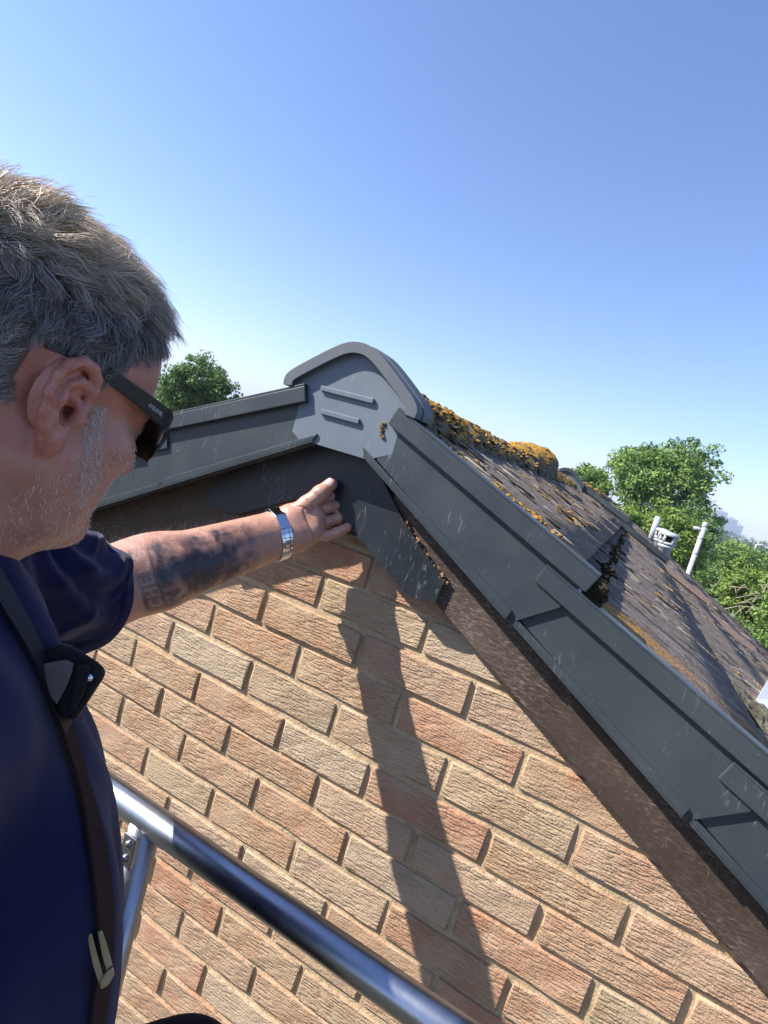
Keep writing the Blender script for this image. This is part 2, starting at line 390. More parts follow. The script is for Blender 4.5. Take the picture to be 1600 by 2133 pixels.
for r, zc in rowz.items():
    z = zc * .075; pl = sorted(perp.get(r, [])) 
    if not pl: pl = [(-.5 if r % 2 else 0) - .03]
    while pl[0] > -3.6: pl.insert(0, pl[0] - .985)
    while pl[-1] < 4.9: pl.append(pl[-1] + 1.03)
    hh = (rowz.get(r - 1, zc + 1) - rowz.get(r + 1, zc - 1)) / 2 * .075 - .0112
    hh = min(max(hh, .060), .069)
    for a, c in zip(pl, pl[1:]):
        x0 = a * .225 + .0056; x1 = c * .225 - .0056; xc = (x0 + x1) / 2; wd = x1 - x0
        if min(clip_z(x0), clip_z(x1)) < z - hh / 2 and max(clip_z(x0), clip_z(x1), clip_z(xc)) < z - hh / 2: continue
        cut = min(clip_z(x0), clip_z(x1)) < z + hh / 2
        key = (round(wd, 2), round(hh, 3), random.randrange(6))
        if cut or key not in cache:
            bm = brick_mesh(wd, hh, hash(key) % 9999)
            if cut:
                s = 1 if xc > AX else -1
                no = Vector((s * math.sin(PITCH), 0, math.cos(PITCH)))
                co = Vector((AX - xc, 0, .262 - z))
                g = bmesh.ops.bisect_plane(bm, geom=bm.verts[:] + bm.edges[:] + bm.faces[:], plane_co=co, plane_no=no, clear_outer=True)
            if not len(bm.verts): bm.free(); continue
            me = bpy.data.meshes.new('brick'); bm.to_mesh(me); bm.free(); me.materials.append(M['brick'])
            if not cut: cache[key] = me
        else: me = cache[key]
        o = bpy.data.objects.new('brick', me); link(o, wall)
        o.location = (xc + random.uniform(-.001, .001), random.uniform(-.0022, .0018), z + random.uniform(-.0012, .0012)); o.rotation_euler = (random.uniform(-.012, .012), random.uniform(-.006, .006), random.uniform(-.009, .009))

# -- brown bargeboards (old boards against the brick)
BY = -.036
bb = at_y(915, 1265, BY); b0 = (bb[0], bb[2])
def along(p, d): return (p[0] + SLn.x * d, p[1] + SLn.y * d)
nrm = Vector((-SLn.y, SLn.x))           # up-slope normal (pointing up-right of the right slope)
def offp(p, d, up): q = along(p, d); return (q[0] + nrm.x * up, q[1] + nrm.y * up)
tA = -(b0[0] - AX) / SLn.x
right_poly = [offp(b0, tA, 0), offp(b0, 3.1, 0), offp(b0, 3.1, .105), (AX, offp(b0, tA, 0)[1] + .105 / math.cos(PITCH))]
# the end of the right board is cut square a little below the apex, the left one reaches up behind the plate
lo = b0; end_d = .0
for side in (1, -1):
    pts = [offp(b0, -.20, .0), offp(b0, 3.1, 0), offp(b0, 3.1, .125), offp(b0, -.20, .125)]
    if side < 0: pts = [mir((p[0], p[1] - .0)) for p in pts]
    bm = bmesh.new(); prism(bm, pts, BY, -.0045); bm_obj('bargeboard', bm, M['board'], house, bevel=.0015)
# apex filler behind the boards
bm = bmesh.new(); prism(bm, [mir(offp(b0, -.1, .02)), offp(b0, -.1, .02), (AX + .1, .335), (AX, .385), (AX - .1, .335)], -.026, -.0055)
bm_obj('apex_board', bm, M['board'], house)
# flaking sealant along the held plate's edge
bm = bmesh.new(); rr = random.Random(3)
fa, fb = at_y(838, 1085, BY - .003), at_y(930, 1218, BY - .003)
for i in range(90):
    t = i / 90 + rr.uniform(-.01, .01); p = Vector(fa.tolist()).lerp(Vector(fb.tolist()), t) + Vector((rr.uniform(-.004, .004), rr.uniform(-.003, .001), rr.uniform(-.004, .004)))
    d = Vector((rr.uniform(-1, 1), rr.uniform(-1, .2), rr.uniform(-1, 1))).normalized() * rr.uniform(.002, .006); e = d.cross(Vector((rr.uniform(-1, 1), 1, rr.uniform(-1, 1)))).normalized() * .0022
    k = [bm.verts.new(p + v) for v in (-d - e, d - e, d + e, -d + e)]; k2 = [bm.verts.new(v.co + Vector((0, -.0012, 0))) for v in k]
    bm.faces.new(k); bm.faces.new(k2[::-1])
    for a in range(4): bm.faces.new((k[a], k2[a], k2[(a + 1) % 4], k[(a + 1) % 4]))
so_ = bm_obj('flaking_sealant', bm, mat_simple('flakes', (.30, .17, .10), .9, .2, 200, .4), house); so_['kind'] = 'stuff'

# -- roof slopes: undercloak deck + single tiles
TILT = math.atan2(.3805 - .2219, .4877 - .1087)
def tile_bm(w, L, th, seed):
    """local: x down-slope (0..L), y along ridge, z up; top surface z=0"""
    rr = random.Random(seed); bm = bmesh.new(); nx, ny = 4, 8
    prof = [0, .001, .002, .001, 0, 0, .001, .002, .0005]
    top = [[bm.verts.new((L * i / nx, -w / 2 + w * j / ny, prof[j] + rr.uniform(-.0015, .0015) - (.003 if i == nx else 0))) for j in range(ny + 1)] for i in range(nx + 1)]
    bot = [[bm.verts.new((L * i / nx, -w / 2 + w * j / ny, -th + rr.uniform(-.001, .001))) for j in (0, ny)] for i in (0, nx)]
    for i in range(nx):
        for j in range(ny): bm.faces.new((top[i][j], top[i + 1][j], top[i + 1][j + 1], top[i][j + 1])).smooth = True
    bm.faces.new(top[nx] + [bot[1][1], bot[1][0]]); bm.faces.new(top[0][::-1] + [bot[0][0], bot[0][1]])
    bm.faces.new([t[0] for t in top][::-1] + [bot[0][0], bot[1][0]][0:2]) ; bm.faces.new([t[ny] for t in top] + [bot[1][1], bot[0][1]])
    bm.faces.new((bot[0][0], bot[1][0], bot[1][1], bot[0][1]))
    bmesh.ops.recalc_face_normals(bm, faces=bm.faces); return bm
TL, TW, TH = .412, .300, .024
tmesh = []
for k in range(6):
    bm = tile_bm(TW - .007, TL, TH, k); me = bpy.data.meshes.new('tile'); bm.to_mesh(me); bm.free(); me.materials.append(M['tile']); tmesh.append(me)
def deck(name, parent, y0, y1, dz, side, n):
    # sheathing under the tiles
    a = (.06, .3805 + .0487 * math.tan(TILT) - .10 + dz); b = (.06 + SL.x * (n + .5), a[1] + SL.y * (n + .5))
    pts = [a, b, (b[0], b[1] + .03), (a[0], a[1] + .03)]
    if side < 0: pts = [mir(p) for p in pts]
    bm = bmesh.new(); prism(bm, pts, y0, y1); return bm_obj(name, bm, M['felt'], parent)
def lay_tiles(slope, y0, y1, dz, side, n, top=(.1087, .3795)):
    ny = max(1, round((y1 - y0) / TW)); tw = (y1 - y0) / ny
    for c in range(n):
        for j in range(ny):
            o = bpy.data.objects.new('tile', random.choice(tmesh)); link(o, slope)
            x = top[0] - .030 + SL.x * c; z = top[1] + .030 * math.tan(TILT) + SL.y * c + dz
            yy = y0 + (j + .5) * tw
            if side > 0: o.rotation_euler = (random.uniform(-.008, .008), TILT + random.uniform(-.006, .012), random.uniform(-.006, .006)); o.location = (x, yy, z + random.uniform(-.003, .003))
            else: o.rotation_euler = (random.uniform(-.006, .006), TILT, math.pi); o.location = (2 * AX - x, yy, z)
            if side < 0: o.rotation_euler = (0, TILT, math.pi)
for side in (1, -1):
    dk = deck('roof_slope', house, -.085, NY - .01, 0, side, ROOF_BOT if side > 0 else 8)
    lay_tiles(dk, -.088, NY - .02, 0, side, ROOF_BOT if side > 0 else 8)
# course ends need a shadow gap and moss
_b = bmesh.new(); bmesh.ops.create_icosphere(_b, subdivisions=2, radius=1); _b.verts.ensure_lookup_table()
ICO_V = np.array([v.co[:] for v in _b.verts]); ICO_F = np.array([[v.index for v in f.verts] for f in _b.faces]); _b.free()
def moss_clumps(name, parent, pts, seed, size=(.006, .016)):
    g = np.random.default_rng(seed); n = len(pts); P = np.array(pts); r = g.uniform(*size, n)[:, None]
    S = np.concatenate([g.uniform(.7, 1.6, (n, 2)), g.uniform(.45, .9, (n, 1))], 1) * r
    V = P[:, None] + ICO_V[None] * S[:, None] + g.uniform(-1, 1, (n, len(ICO_V), 3)) * r[:, None] * .22
    F = (ICO_F[None] + (np.arange(n) * len(ICO_V))[:, None, None]).reshape(-1, 3)
    o = bpy.data.objects.new(name, fast_mesh(name, V.reshape(-1, 3), F, M['moss'], True)); link(o, parent)
    if parent.type == 'EMPTY': o.location = -Vector(parent.location)
    o['kind'] = 'stuff'; return o
pts = []; rr = random.Random(5)
for c in range(1):
    for i in range(520):
        y = -.085 + (NY - .1) * rr.random() ** 4; ex = .488 + SL.x * c; ez = .222 + SL.y * c - .028
        if rr.random() < .7: pts.append((ex + rr.uniform(-.012, .012), y, ez + rr.uniform(-.014, .004)))
moss_clumps('moss', house, pts, 8, (.002, .0065))
pts = []
for i in range(900):       # moss and lichen along the verge
    x = rr.uniform(.14, 1.7); k = int((x - .1087) / SL.x); 
    z = .3795 + SL.y * k - (x - .1087 - SL.x * k) * math.tan(TILT)
    pts.append((x, -.046 + .045 * rr.random() ** 2.2, z + .001)) if math.sin(x * 17) + math.sin(x * 41 + 1) > -.6 else None
def scatter(name, parent, n, seed, y0, y1, dz, size, stretch, mat, pw=1.4, x1=2.4, dens=None):
    g = np.random.default_rng(seed); P = []; 
    while len(P) < n:
        x = .13 + (x1 - .13) * g.random(); y = y0 + (y1 - y0) * g.random() ** pw
        if dens and g.random() > dens(x, y): continue
        k = int((x - .1087) / SL.x); P.append((x, y, .3795 + dz + SL.y * k - (x - .1087 - SL.x * k) * math.tan(TILT) + .001))
    P = np.array(P); r = g.uniform(*size, n)[:, None]
    S = np.stack([stretch * g.uniform(.5, 1.6, n), g.uniform(.6, 1.3, n), g.uniform(.25, .6, n)], 1) * r
    L = ICO_V[None] * S[:, None] + g.uniform(-1, 1, (n, len(ICO_V), 3)) * r[:, None] * .15
    ct_, st_2 = math.cos(TILT), math.sin(TILT)
    L = np.stack([L[..., 0] * ct_ + L[..., 2] * st_2, L[..., 1], -L[..., 0] * st_2 + L[..., 2] * ct_], -1)
    V = P[:, None] + L; F = (ICO_F[None] + (np.arange(n) * len(ICO_V))[:, None, None]).reshape(-1, 3)
    o = bpy.data.objects.new(name, fast_mesh(name, V.reshape(-1, 3), F, mat, True)); link(o, parent); o.location = -Vector(parent.location); o['kind'] = 'stuff'; return o
M['palelichen'] = mat_simple('pale_lichen', (.31, .28, .24), .95, .1, 90, .35); M['debris'] = mat_simple('dark_moss', (.035, .030, .022), 1, .05, 90, .5)
patch = lambda x, y: max(0, math.sin(x * 9 + 2 * math.sin(y * 3.1)) * math.sin(y * 5.3 + x * 4) ) ** 1.2
scatter('dark_moss', house, 620, 31, -.05, NY - .1, 0, (.003, .0065), 4.5, M['debris'])
scatter('pale_lichen', house, 520, 32, -.05, NY - .1, 0, (.0016, .004), 6.5, M['palelichen'])
scatter('orange_lichen', house, 520, 33, -.05, NY - .1, 0, (.002, .0055), 1.8, M['ridge'], 1.2, 1.2, patch)
lm = moss_clumps('verge_lichen', house, pts, 9, (.002, .0062)); lm.data.materials.clear(); lm.data.materials.append(M['ridge'])

# -- ridge tiles and end cap
def outline(px, y): return [(lambda q: (q[0], q[2]))(at_y(u, v, y)) for u, v in px]
capo = outline([(592, 798), (594, 782), (606, 768), (640, 747), (690, 721), (722, 711), (752, 712), (776, 722), (800, 750), (838, 802), (862, 838), (868, 855), (866, 872)], -.118)
cx = AX
# make it symmetric: average the left and the mirrored right
prof = [(-.1335, .376), (-.1355, .390), (-.127, .4035), (-.097, .4265), (-.053, .4585), (-.025, .4745), (0, .4785), (.025, .4745), (.053, .4585), (.097, .4265), (.127, .4035), (.1355, .390), (.1335, .376)]
prof = [(cx - .0037 + p[0], p[1]) for p in prof]
def shrink(P, d):
    out = []
    n = len(P)
    for i, p in enumerate(P):
        a = Vector(P[max(i - 1, 0)]); b = Vector(P[min(i + 1, n - 1)]); t = (b - a).normalized(); nn = Vector((t.y, -t.x)); out.append((p[0] + nn.x * d, p[1] + nn.y * d))
    return out
def smooth_prof(P, n=3):
    for _ in range(n):
        Q = [P[0]]
        for a, b in zip(P, P[1:]): Q += [tuple(Vector(a) * .75 + Vector(b) * .25), tuple(Vector(a) * .25 + Vector(b) * .75)]
        P = Q + [P[-1]]
    return P
ps = smooth_prof(prof, 2); pin = shrink(ps, .0185)
bm = bmesh.new()
plate = shrink(ps, .014) + [(cx + .112, .352), (cx + .118, .318), (cx + .062, .2885), (cx - .085, .2885), (cx - .138, .318), (cx - .132, .352)]
prism(bm, plate, -.0925, -.087); capobj = bm_obj('ridge_end_cap', bm, M['cap'], house)
bm = bmesh.new()
band(bm, ps, pin, -.107, -.078); rim = bm_obj('cap_rim', bm, M['rim'], capobj)
bm = bmesh.new(); band(bm, shrink(ps, -.002), shrink(ps, .012), -.0775, -.03); bm_obj('cap_hood', bm, M['rim'], capobj)
def bar(px0, px1, th, name):
    a = at_y(*px0, -.098); b = at_y(*px1, -.098); zc = (a[2] + b[2]) / 2
    bm = bmesh.new(); prism(bm, [(a[0], zc - th), (b[0], zc - th), (b[0], zc + th), (a[0], zc + th)], -.0985, -.0926); bm_obj(name, bm, M['cap'], capobj, bevel=.0012)
bar((668, 807), (777, 836), .0045, 'rib'); bar((668, 856), (747, 878), .0045, 'rib')
# small orange lichen bloom on the cap
pts = []
for i in range(110):
    a = math.radians(100 + 170 * i / 110); q = at_y(801 + 6 * math.cos(a), 897 + 15 * math.sin(a), -.0935); pts.append((q[0] + rr.uniform(-.002, .002), -.0935, q[2] + rr.uniform(-.002, .002)))
lm = moss_clumps('lichen', capobj, pts, 10, (.0010, .0022)); lm.data.materials.clear(); lm.data.materials.append(M['ridge'])

def ridge_tile(name, parent, y0, y1, dz=0, tilt=0, sc=1.0, seed=0, dx=0):
    ny = 26; nps = smooth_prof([(cx - .006 + p[0], p[1]) for p in [(-.128, .318), (-.129, .352), (-.124, .380), (-.106, .406), (-.070, .428), (-.028, .438), (.028, .438), (.070, .428), (.106, .406), (.124, .380), (.129, .352), (.128, .318)]], 1); inner = shrink(nps, .02)
    P3 = []
    g = np.random.default_rng(seed)
    ph = g.uniform(0, 6, 8)
    verts = []; faces = []
    ring = nps + inner[::-1]; n = len(ring)
    for i in range(ny + 1):
        t = i / ny; y = y0 + (y1 - y0) * t
        for j, (x, z) in enumerate(ring):
            bmp = 0
            if j < len(nps):
                bmp = .0055 * math.sin(37 * y + 60 * x + ph[0]) * math.sin(51 * x - 29 * y + ph[1]) + .003 * math.sin(120 * y + ph[2] + 90 * x) * math.sin(140 * x + ph[3] - 60 * y) + g.normal(0, .0022)
            xx = cx + (x - cx) * sc + dx; zz = .374 + (z - .374) * sc + dz + tilt * (t - .5) + bmp
            verts.append((xx + bmp * .5 * (1 if x > cx else -1), y, zz))
    for i in range(ny):
        for j in range(n):
            a = i * n + j; b = i * n + (j + 1) % n; faces.append((a, b, b + n, a + n))
    k = len(nps)
    for base, fl in ((0, 1), (ny * n, 0)):
        for j in range(k - 1):
            f = (base + j, base + j + 1, base + n - 2 - j, base + n - 1 - j); faces.append(f if fl else f[::-1])
    o = mesh_obj(name, verts, faces, M['ridge'], parent, True); return o
ry = -.02; k = 0
for L_, dz, tl, sc in ((.43, .0, -.004, 1.0), (.44, -.004, -.008, 1.0), (.42, -.006, .0, .99), (.43, .034, .055, 1.06), (.43, -.006, -.01, .98), (.43, -.008, 0, .98), (.42, -.006, 0, .98)):
    y1 = min(ry + L_, NY - .02)
    if y1 - ry > .1: ridge_tile('ridge_tile', house, ry + .004, y1 - .004, dz, tl, sc, 20 + k)
    ry = y1; k += 1
g = np.random.default_rng(77); pts = []
RP = np.array([(-.124, .380), (-.106, .406), (-.070, .428), (-.028, .438), (.028, .438), (.070, .428), (.106, .406), (.124, .380), (.129, .352)])
for i in range(1500):
    t_ = g.uniform(0, 7.6); k_ = int(t_); q_ = RP[k_] * (1 - t_ + k_) + RP[k_ + 1] * (t_ - k_); y_ = -.02 + 2.6 * g.random() ** 1.8
    if math.sin(y_ * 23 + q_[0] * 30) + math.sin(y_ * 51 - q_[0] * 70) > -.7: pts.append((cx - .006 + q_[0], y_, q_[1] + (.03 + .055 * (y_ - 1.27) / .43 - .02 if 1.27 < y_ < 1.7 else 0) + g.uniform(-.003, .003)))
lm = moss_clumps('ridge_lichen', house, pts, 78, (.0025, .0075)); lm.data.materials.clear(); lm.data.materials.append(M['ridge'])
# dark mortar bedding under the ridge
verts = []; faces = []; g = np.random.default_rng(4); N = 70
for i in range(N + 1):
    y = -.015 + (NY - .03) * i / N
    for j, (x, z) in enumerate([(.150, .320), (.150, .338), (.132, .352), (.05, .37), (-.05, .37), (-.12, .352), (-.13, .32)]):
        verts.append((cx - .004 + x + g.normal(0, .004), y, z + g.normal(0, .005)))
for i in range(N):
    for j in range(6): a = i * 7 + j; faces.append((a, a + 1, a + 8, a + 7))
mesh_obj('ridge_mortar', verts, faces, M['moss'], house)

# -- dry verge units
def verge_unit(off, side, parent, y=0.0, z=0.0, first=False, mat=None, scale=1.0):
    mt = mat or M['verge']; y = y + .014
    def wedge(bm):
        for v in bm.verts:
            lx = (v.co.x if side > 0 else 2 * AX - v.co.x) - off * SL.x
            v.co.y += .0075 * min(1, max(0, 1 - (lx - .09) / .36))
        return bm
    def T(p):
        q = (p[0] + off * SL.x, p[1] + off * SL.y + z)
        return q if side > 0 else mir(q)
    u = []
    # face plate
    bm = bmesh.new()
    face = [(.098, .372), (.090, .292), (.394, .117), (.449, .1605), (.470, .2075)]
    prism(bm, [T(p) for p in face], y - .1135 - .0022 * 0, y - .1095); wedge(bm); body = bm_obj('verge_cap', bm, mt, parent, bevel=.0008)
    # raised top strip (folds over the tile)
    bm = bmesh.new(); strip = [(.1065, .3835), (.097, .357), (.476, .196), (.4875, .2225)]
    prism(bm, [T(p) for p in strip], y - .1255, y - .1137); wedge(bm)
    bm_obj('top_strip', bm, mt, body, bevel=.0016)
    bm = bmesh.new()
    topf = [(.1065, .3837), (.4875, .2227), (.4885, .2265), (.108, .3875)]
    prism(bm, [T(p) for p in topf], y - .1252, y - .098); wedge(bm); bm_obj('top_flange', bm, mt, body, bevel=.0008)
    # bottom lip
    bm = bmesh.new(); lip = [(.060, .3068), (.066, .2935), (.3795, .1165), (.384, .1305)] if not first else [(.060, .3068), (.066, .2935), (.3795, .1165), (.384, .1305)]
    prism(bm, [T(p) for p in lip], y - .1185, y - .1137); wedge(bm); bm_obj('lip', bm, mt, body, bevel=.001)
    bm = bmesh.new(); lipu = [(.066, .2935), (.3795, .1165), (.3783, .1143), (.0648, .2913)]
    prism(bm, [T(p) for p in lipu], y - .1185, y - .088); wedge(bm); bm_obj('return_flange', bm, mt, body)
    return body
for k in range(ROOF_BOT): 
    o = verge_unit(k, 1, house, y=-.0045 * 0 + .0005 * k, first=(k == 0))
for k in range(8): verge_unit(k * .955, -1, house, y=.0005 * k, first=(k == 0))

# ================================================================== NEIGHBOUR HOUSE
ny0, ny1 = NY, 8.6; NZ = .02
nb = tag(empty('terraced_house', (0, ny0, GZ)), 'next house along the ridge, with mossy tiled roof and grey plastic verge', 'house')
bm = bmesh.new(); prism(bm, [(AX, .30 + NZ), (AX + gx, gz + NZ), (AX + gx, GZ), (AX - gx, GZ), (AX - gx, gz + NZ)], ny0 + .03, ny1 - .05); bm_obj('wall', bm, M['mortar'], nb)
for side in (1, -1):
    dk = deck('roof_slope', nb, ny0, ny1, NZ, side, 9 if side > 0 else 3); dk.location = -Vector(nb.location)
    lay_tiles(dk, ny0 - .04, ny1, NZ, side, 9 if side > 0 else 3)
verge_unit(0, 1, nb, ny0 + .06, NZ + .03)
verge_unit(1, 1, nb, ny0 + .06, NZ + .03)
o = verge_unit(2, 1, nb, ny0 + .06, NZ + .02, mat=M['vpale']); o['label'] = 'brown weathered verge end'
for k in range(3, 8): verge_unit(k, 1, nb, ny0 + .06, NZ + .0, mat=M['vpale'])
bm = bmesh.new(); prism(bm, [(p[0], p[1] + NZ) for p in ps] + [(cx + .12, .33), (cx + .06, .30), (cx - .08, .30), (cx - .13, .33)], ny0 - .045, ny0 - .03); bm_obj('ridge_end_cap', bm, M['rim'], nb)
bm = bmesh.new(); band(bm, [(p[0], p[1] + NZ) for p in shrink(ps, -.003)], [(p[0], p[1] + NZ) for p in shrink(ps, .02)], ny0 - .06, ny0 + .02); bm_obj('cap_rim', bm, M['verge'], nb)
ry = ny0 + .03; k = 0
while ry < ny1 - .2:
    ridge_tile('ridge_tile', nb, ry, ry + .43, NZ + random.uniform(-.012, .012) , random.uniform(-.012, .012), 1.0, 40 + k); ry += .44; k += 1
scatter('dark_moss', nb, 420, 34, ny0 + .05, ny1 - .1, NZ, (.005, .012), 4.5, M['debris'], 1.2, 2.8)
scatter('pale_lichen', nb, 260, 35, ny0 + .05, ny1 - .1, NZ, (.004, .008), 5, M['palelichen'], 1.2, 2.8)
# flues
def flue(x, y, z, h, r, label):
    f = tag(empty('flue_cowl', (x, y, z)), label, 'flue', 'roof flues')
    bm = bmesh.new(); lathe(bm, (x, y, z - .15), [(r * .72, 0), (r * .72, .15 + h * .45), (r * .9, .15 + h * .47), (r * .92, .15 + h * .53), (r * .72, .15 + h * .55)]); bm_obj('pipe', bm, M['greyp'], f, True)
    bm = bmesh.new(); lathe(bm, (x, y, z), [(r * .78, h * .56), (r * .95, h * .58), (r * .95, h * .63), (r * .75, h * .65)]); bm_obj('collar', bm, M['white'], f, True)
    bm = bmesh.new(); lathe(bm, (x, y, z), [(r * .55, h * .6), (r * .55, h * .86)]); bm_obj('outlet', bm, M['dark'], f, True)
    for k in range(5):
        a = k * 2 * math.pi / 5 + .4; c, s = math.cos(a) * r * .82, math.sin(a) * r * .82
        bm = bmesh.new(); tube(bm, [(x + c, y + s, z + h * .6), (x + c, y + s, z + h * .88)], r * .16, 8); bm_obj('cowl_post', bm, M['white'], f, True)
    bm = bmesh.new(); lathe(bm, (x, y, z), [(r * .95, h * .84), (r * 1.05, h * .87), (r * 1.05, h * .92), (r * .8, h * .98), (r * .1, h)]); bm_obj('cowl_lid', bm, M['white'], f, True)
    return f
def roof_z(x, dz=NZ): k = max(0, int((x - .1087) / SL.x)); return .3795 + dz + SL.y * k - (x - .1087 - SL.x * k) * math.tan(TILT)
flue(.82, 4.45, roof_z(.82) - .02, .26, .074, 'larger white flue cowl on the grey pipe behind the verge')
flue(.82, 5.6, roof_z(.82) - .02, .26, .072, 'smaller flue cowl half hidden behind the larger one')
bm = bmesh.new(); tube(bm, [(.74, 5.9, .05), (.74, 5.9, .36)], .033, 10); tag(bm_obj('vent_pipe', bm, M['white'], None, True), 'short pale vent pipe left of the flue cowls', 'vent pipe')
# white gutter piece and mossy mortar lump at the verge
def on_roof(u, v, dz=0.0):
    """the point of the near roof slope seen at a pixel of the photograph"""
    d = ray(u, v); t = .9
    while t < 12:
        p = CAMC + d * t
        if p[0] > .13 and p[2] < roof_z(p[0], 0) + dz: return p
        t += .004
    return CAMC + d * 1.5
pc = on_roof(1612, 1440, .03)
pl = tag(empty('plastic_sheet', tuple(pc)), 'white plastic sheet lying on the tiles at the far right edge', 'sheet')
qs = [on_roof(u, v, .035) for u, v in ((1576, 1456), (1604, 1408), (1690, 1450), (1650, 1520))]
bm = bmesh.new(); quadprism(bm, [tuple(q) for q in qs], [tuple(q + np.array([0, 0, -.03])) for q in qs]); bm_obj('sheet_panel', bm, mat_simple('white_sheet', (.8, .8, .8), .5), pl, bevel=.001)
bm = bmesh.new()
rr = random.Random(12)
p0 = on_roof(1585, 1502, .008)
for (ox, oy, r) in ((0, 0, .05), (-.045, .03, .042), (.045, -.012, .046), (.03, .045, .04)):
    p = p0 + np.array([ox, oy, -ox * math.tan(TILT)]); g = bmesh.ops.create_icosphere(bm, subdivisions=4, radius=1, matrix=Matrix.Translation(p) @ Matrix.Rotation(TILT, 4, 'Y') @ Matrix.Diagonal((r * 1.1, r * 1.2, r * .5, 1)))
    for vv in g['verts']: vv.co += Vector((rr.uniform(-1, 1), rr.uniform(-1, 1), rr.uniform(-1, 1))) * r * .05 + Vector((0, 0, .12 * r * math.sin(vv.co.x * 160) * math.sin(vv.co.y * 130 + 1)))
tag(bm_obj('mortar_lump', bm, M['rubble'], None, True), 'mossy grey lump of mortar lying on tiles beside the verge', 'mortar')

# ================================================================== HELD PLATE
PY = -.046
pp = [(425, 1049), (441, 1004), (452, 999), (628, 926), (668, 912), (742, 922), (772, 952), (842, 1088), (926, 1212), (906, 1256), (884, 1252), (846, 1238), (716, 1086), (690, 1058), (662, 1026), (600, 1043), (489, 1073)]
bm = bmesh.new(); prism(bm, [(lambda q: (q[0], q[2]))(at_y(u, v, PY)) for u, v in pp], PY, PY + .004)
plo = tag(bm_obj('apex_cover_plate', bm, M['plate'], None, bevel=.0006), 'dark grey boomerang-shaped plastic corner plate held under the ridge end cap', 'cover plate')

# ================================================================== RAIL
rail = tag(empty('guard_rail', (.0, -.375, -1.35)), 'shiny aluminium guard rail tube with upright post in front of the bricks', 'guard rail')
ra, rb = at_d(296, 1694, .82), at_d(862, 2094, .632); rd = (rb - ra) / np.linalg.norm(rb - ra)
bm = bmesh.new(); tube(bm, [tuple(ra - rd * .27), tuple(ra), tuple(rb), tuple(rb + rd * .8)], .0205, 48); bm_obj('top_rail', bm, M['alu'], rail, True)
pt = ra + rd * (.012)
bm = bmesh.new(); tube(bm, [(pt[0], pt[1], pt[2] - .005), (pt[0], pt[1], -1.35)], .023, 32); post = bm_obj('post', bm, M['alu'], rail, True)
bm = bmesh.new(); box(bm, (pt[0] - .012, pt[1] - .0265, pt[2] - .062), (pt[0] + .012, pt[1] - .017, pt[2] - .016)); br = bm_obj('bracket', bm, M['alu'], rail, bevel=.002)
for dz in (-.028, -.05):
    bm = bmesh.new(); bmesh.ops.create_uvsphere(bm, u_segments=12, v_segments=8, radius=.0055, matrix=Matrix.Translation((pt[0], pt[1] - .0275, pt[2] + dz)) @ Matrix.Diagonal((1, .6, 1, 1))); bm_obj('rivet', bm, M['alu'], br, True)


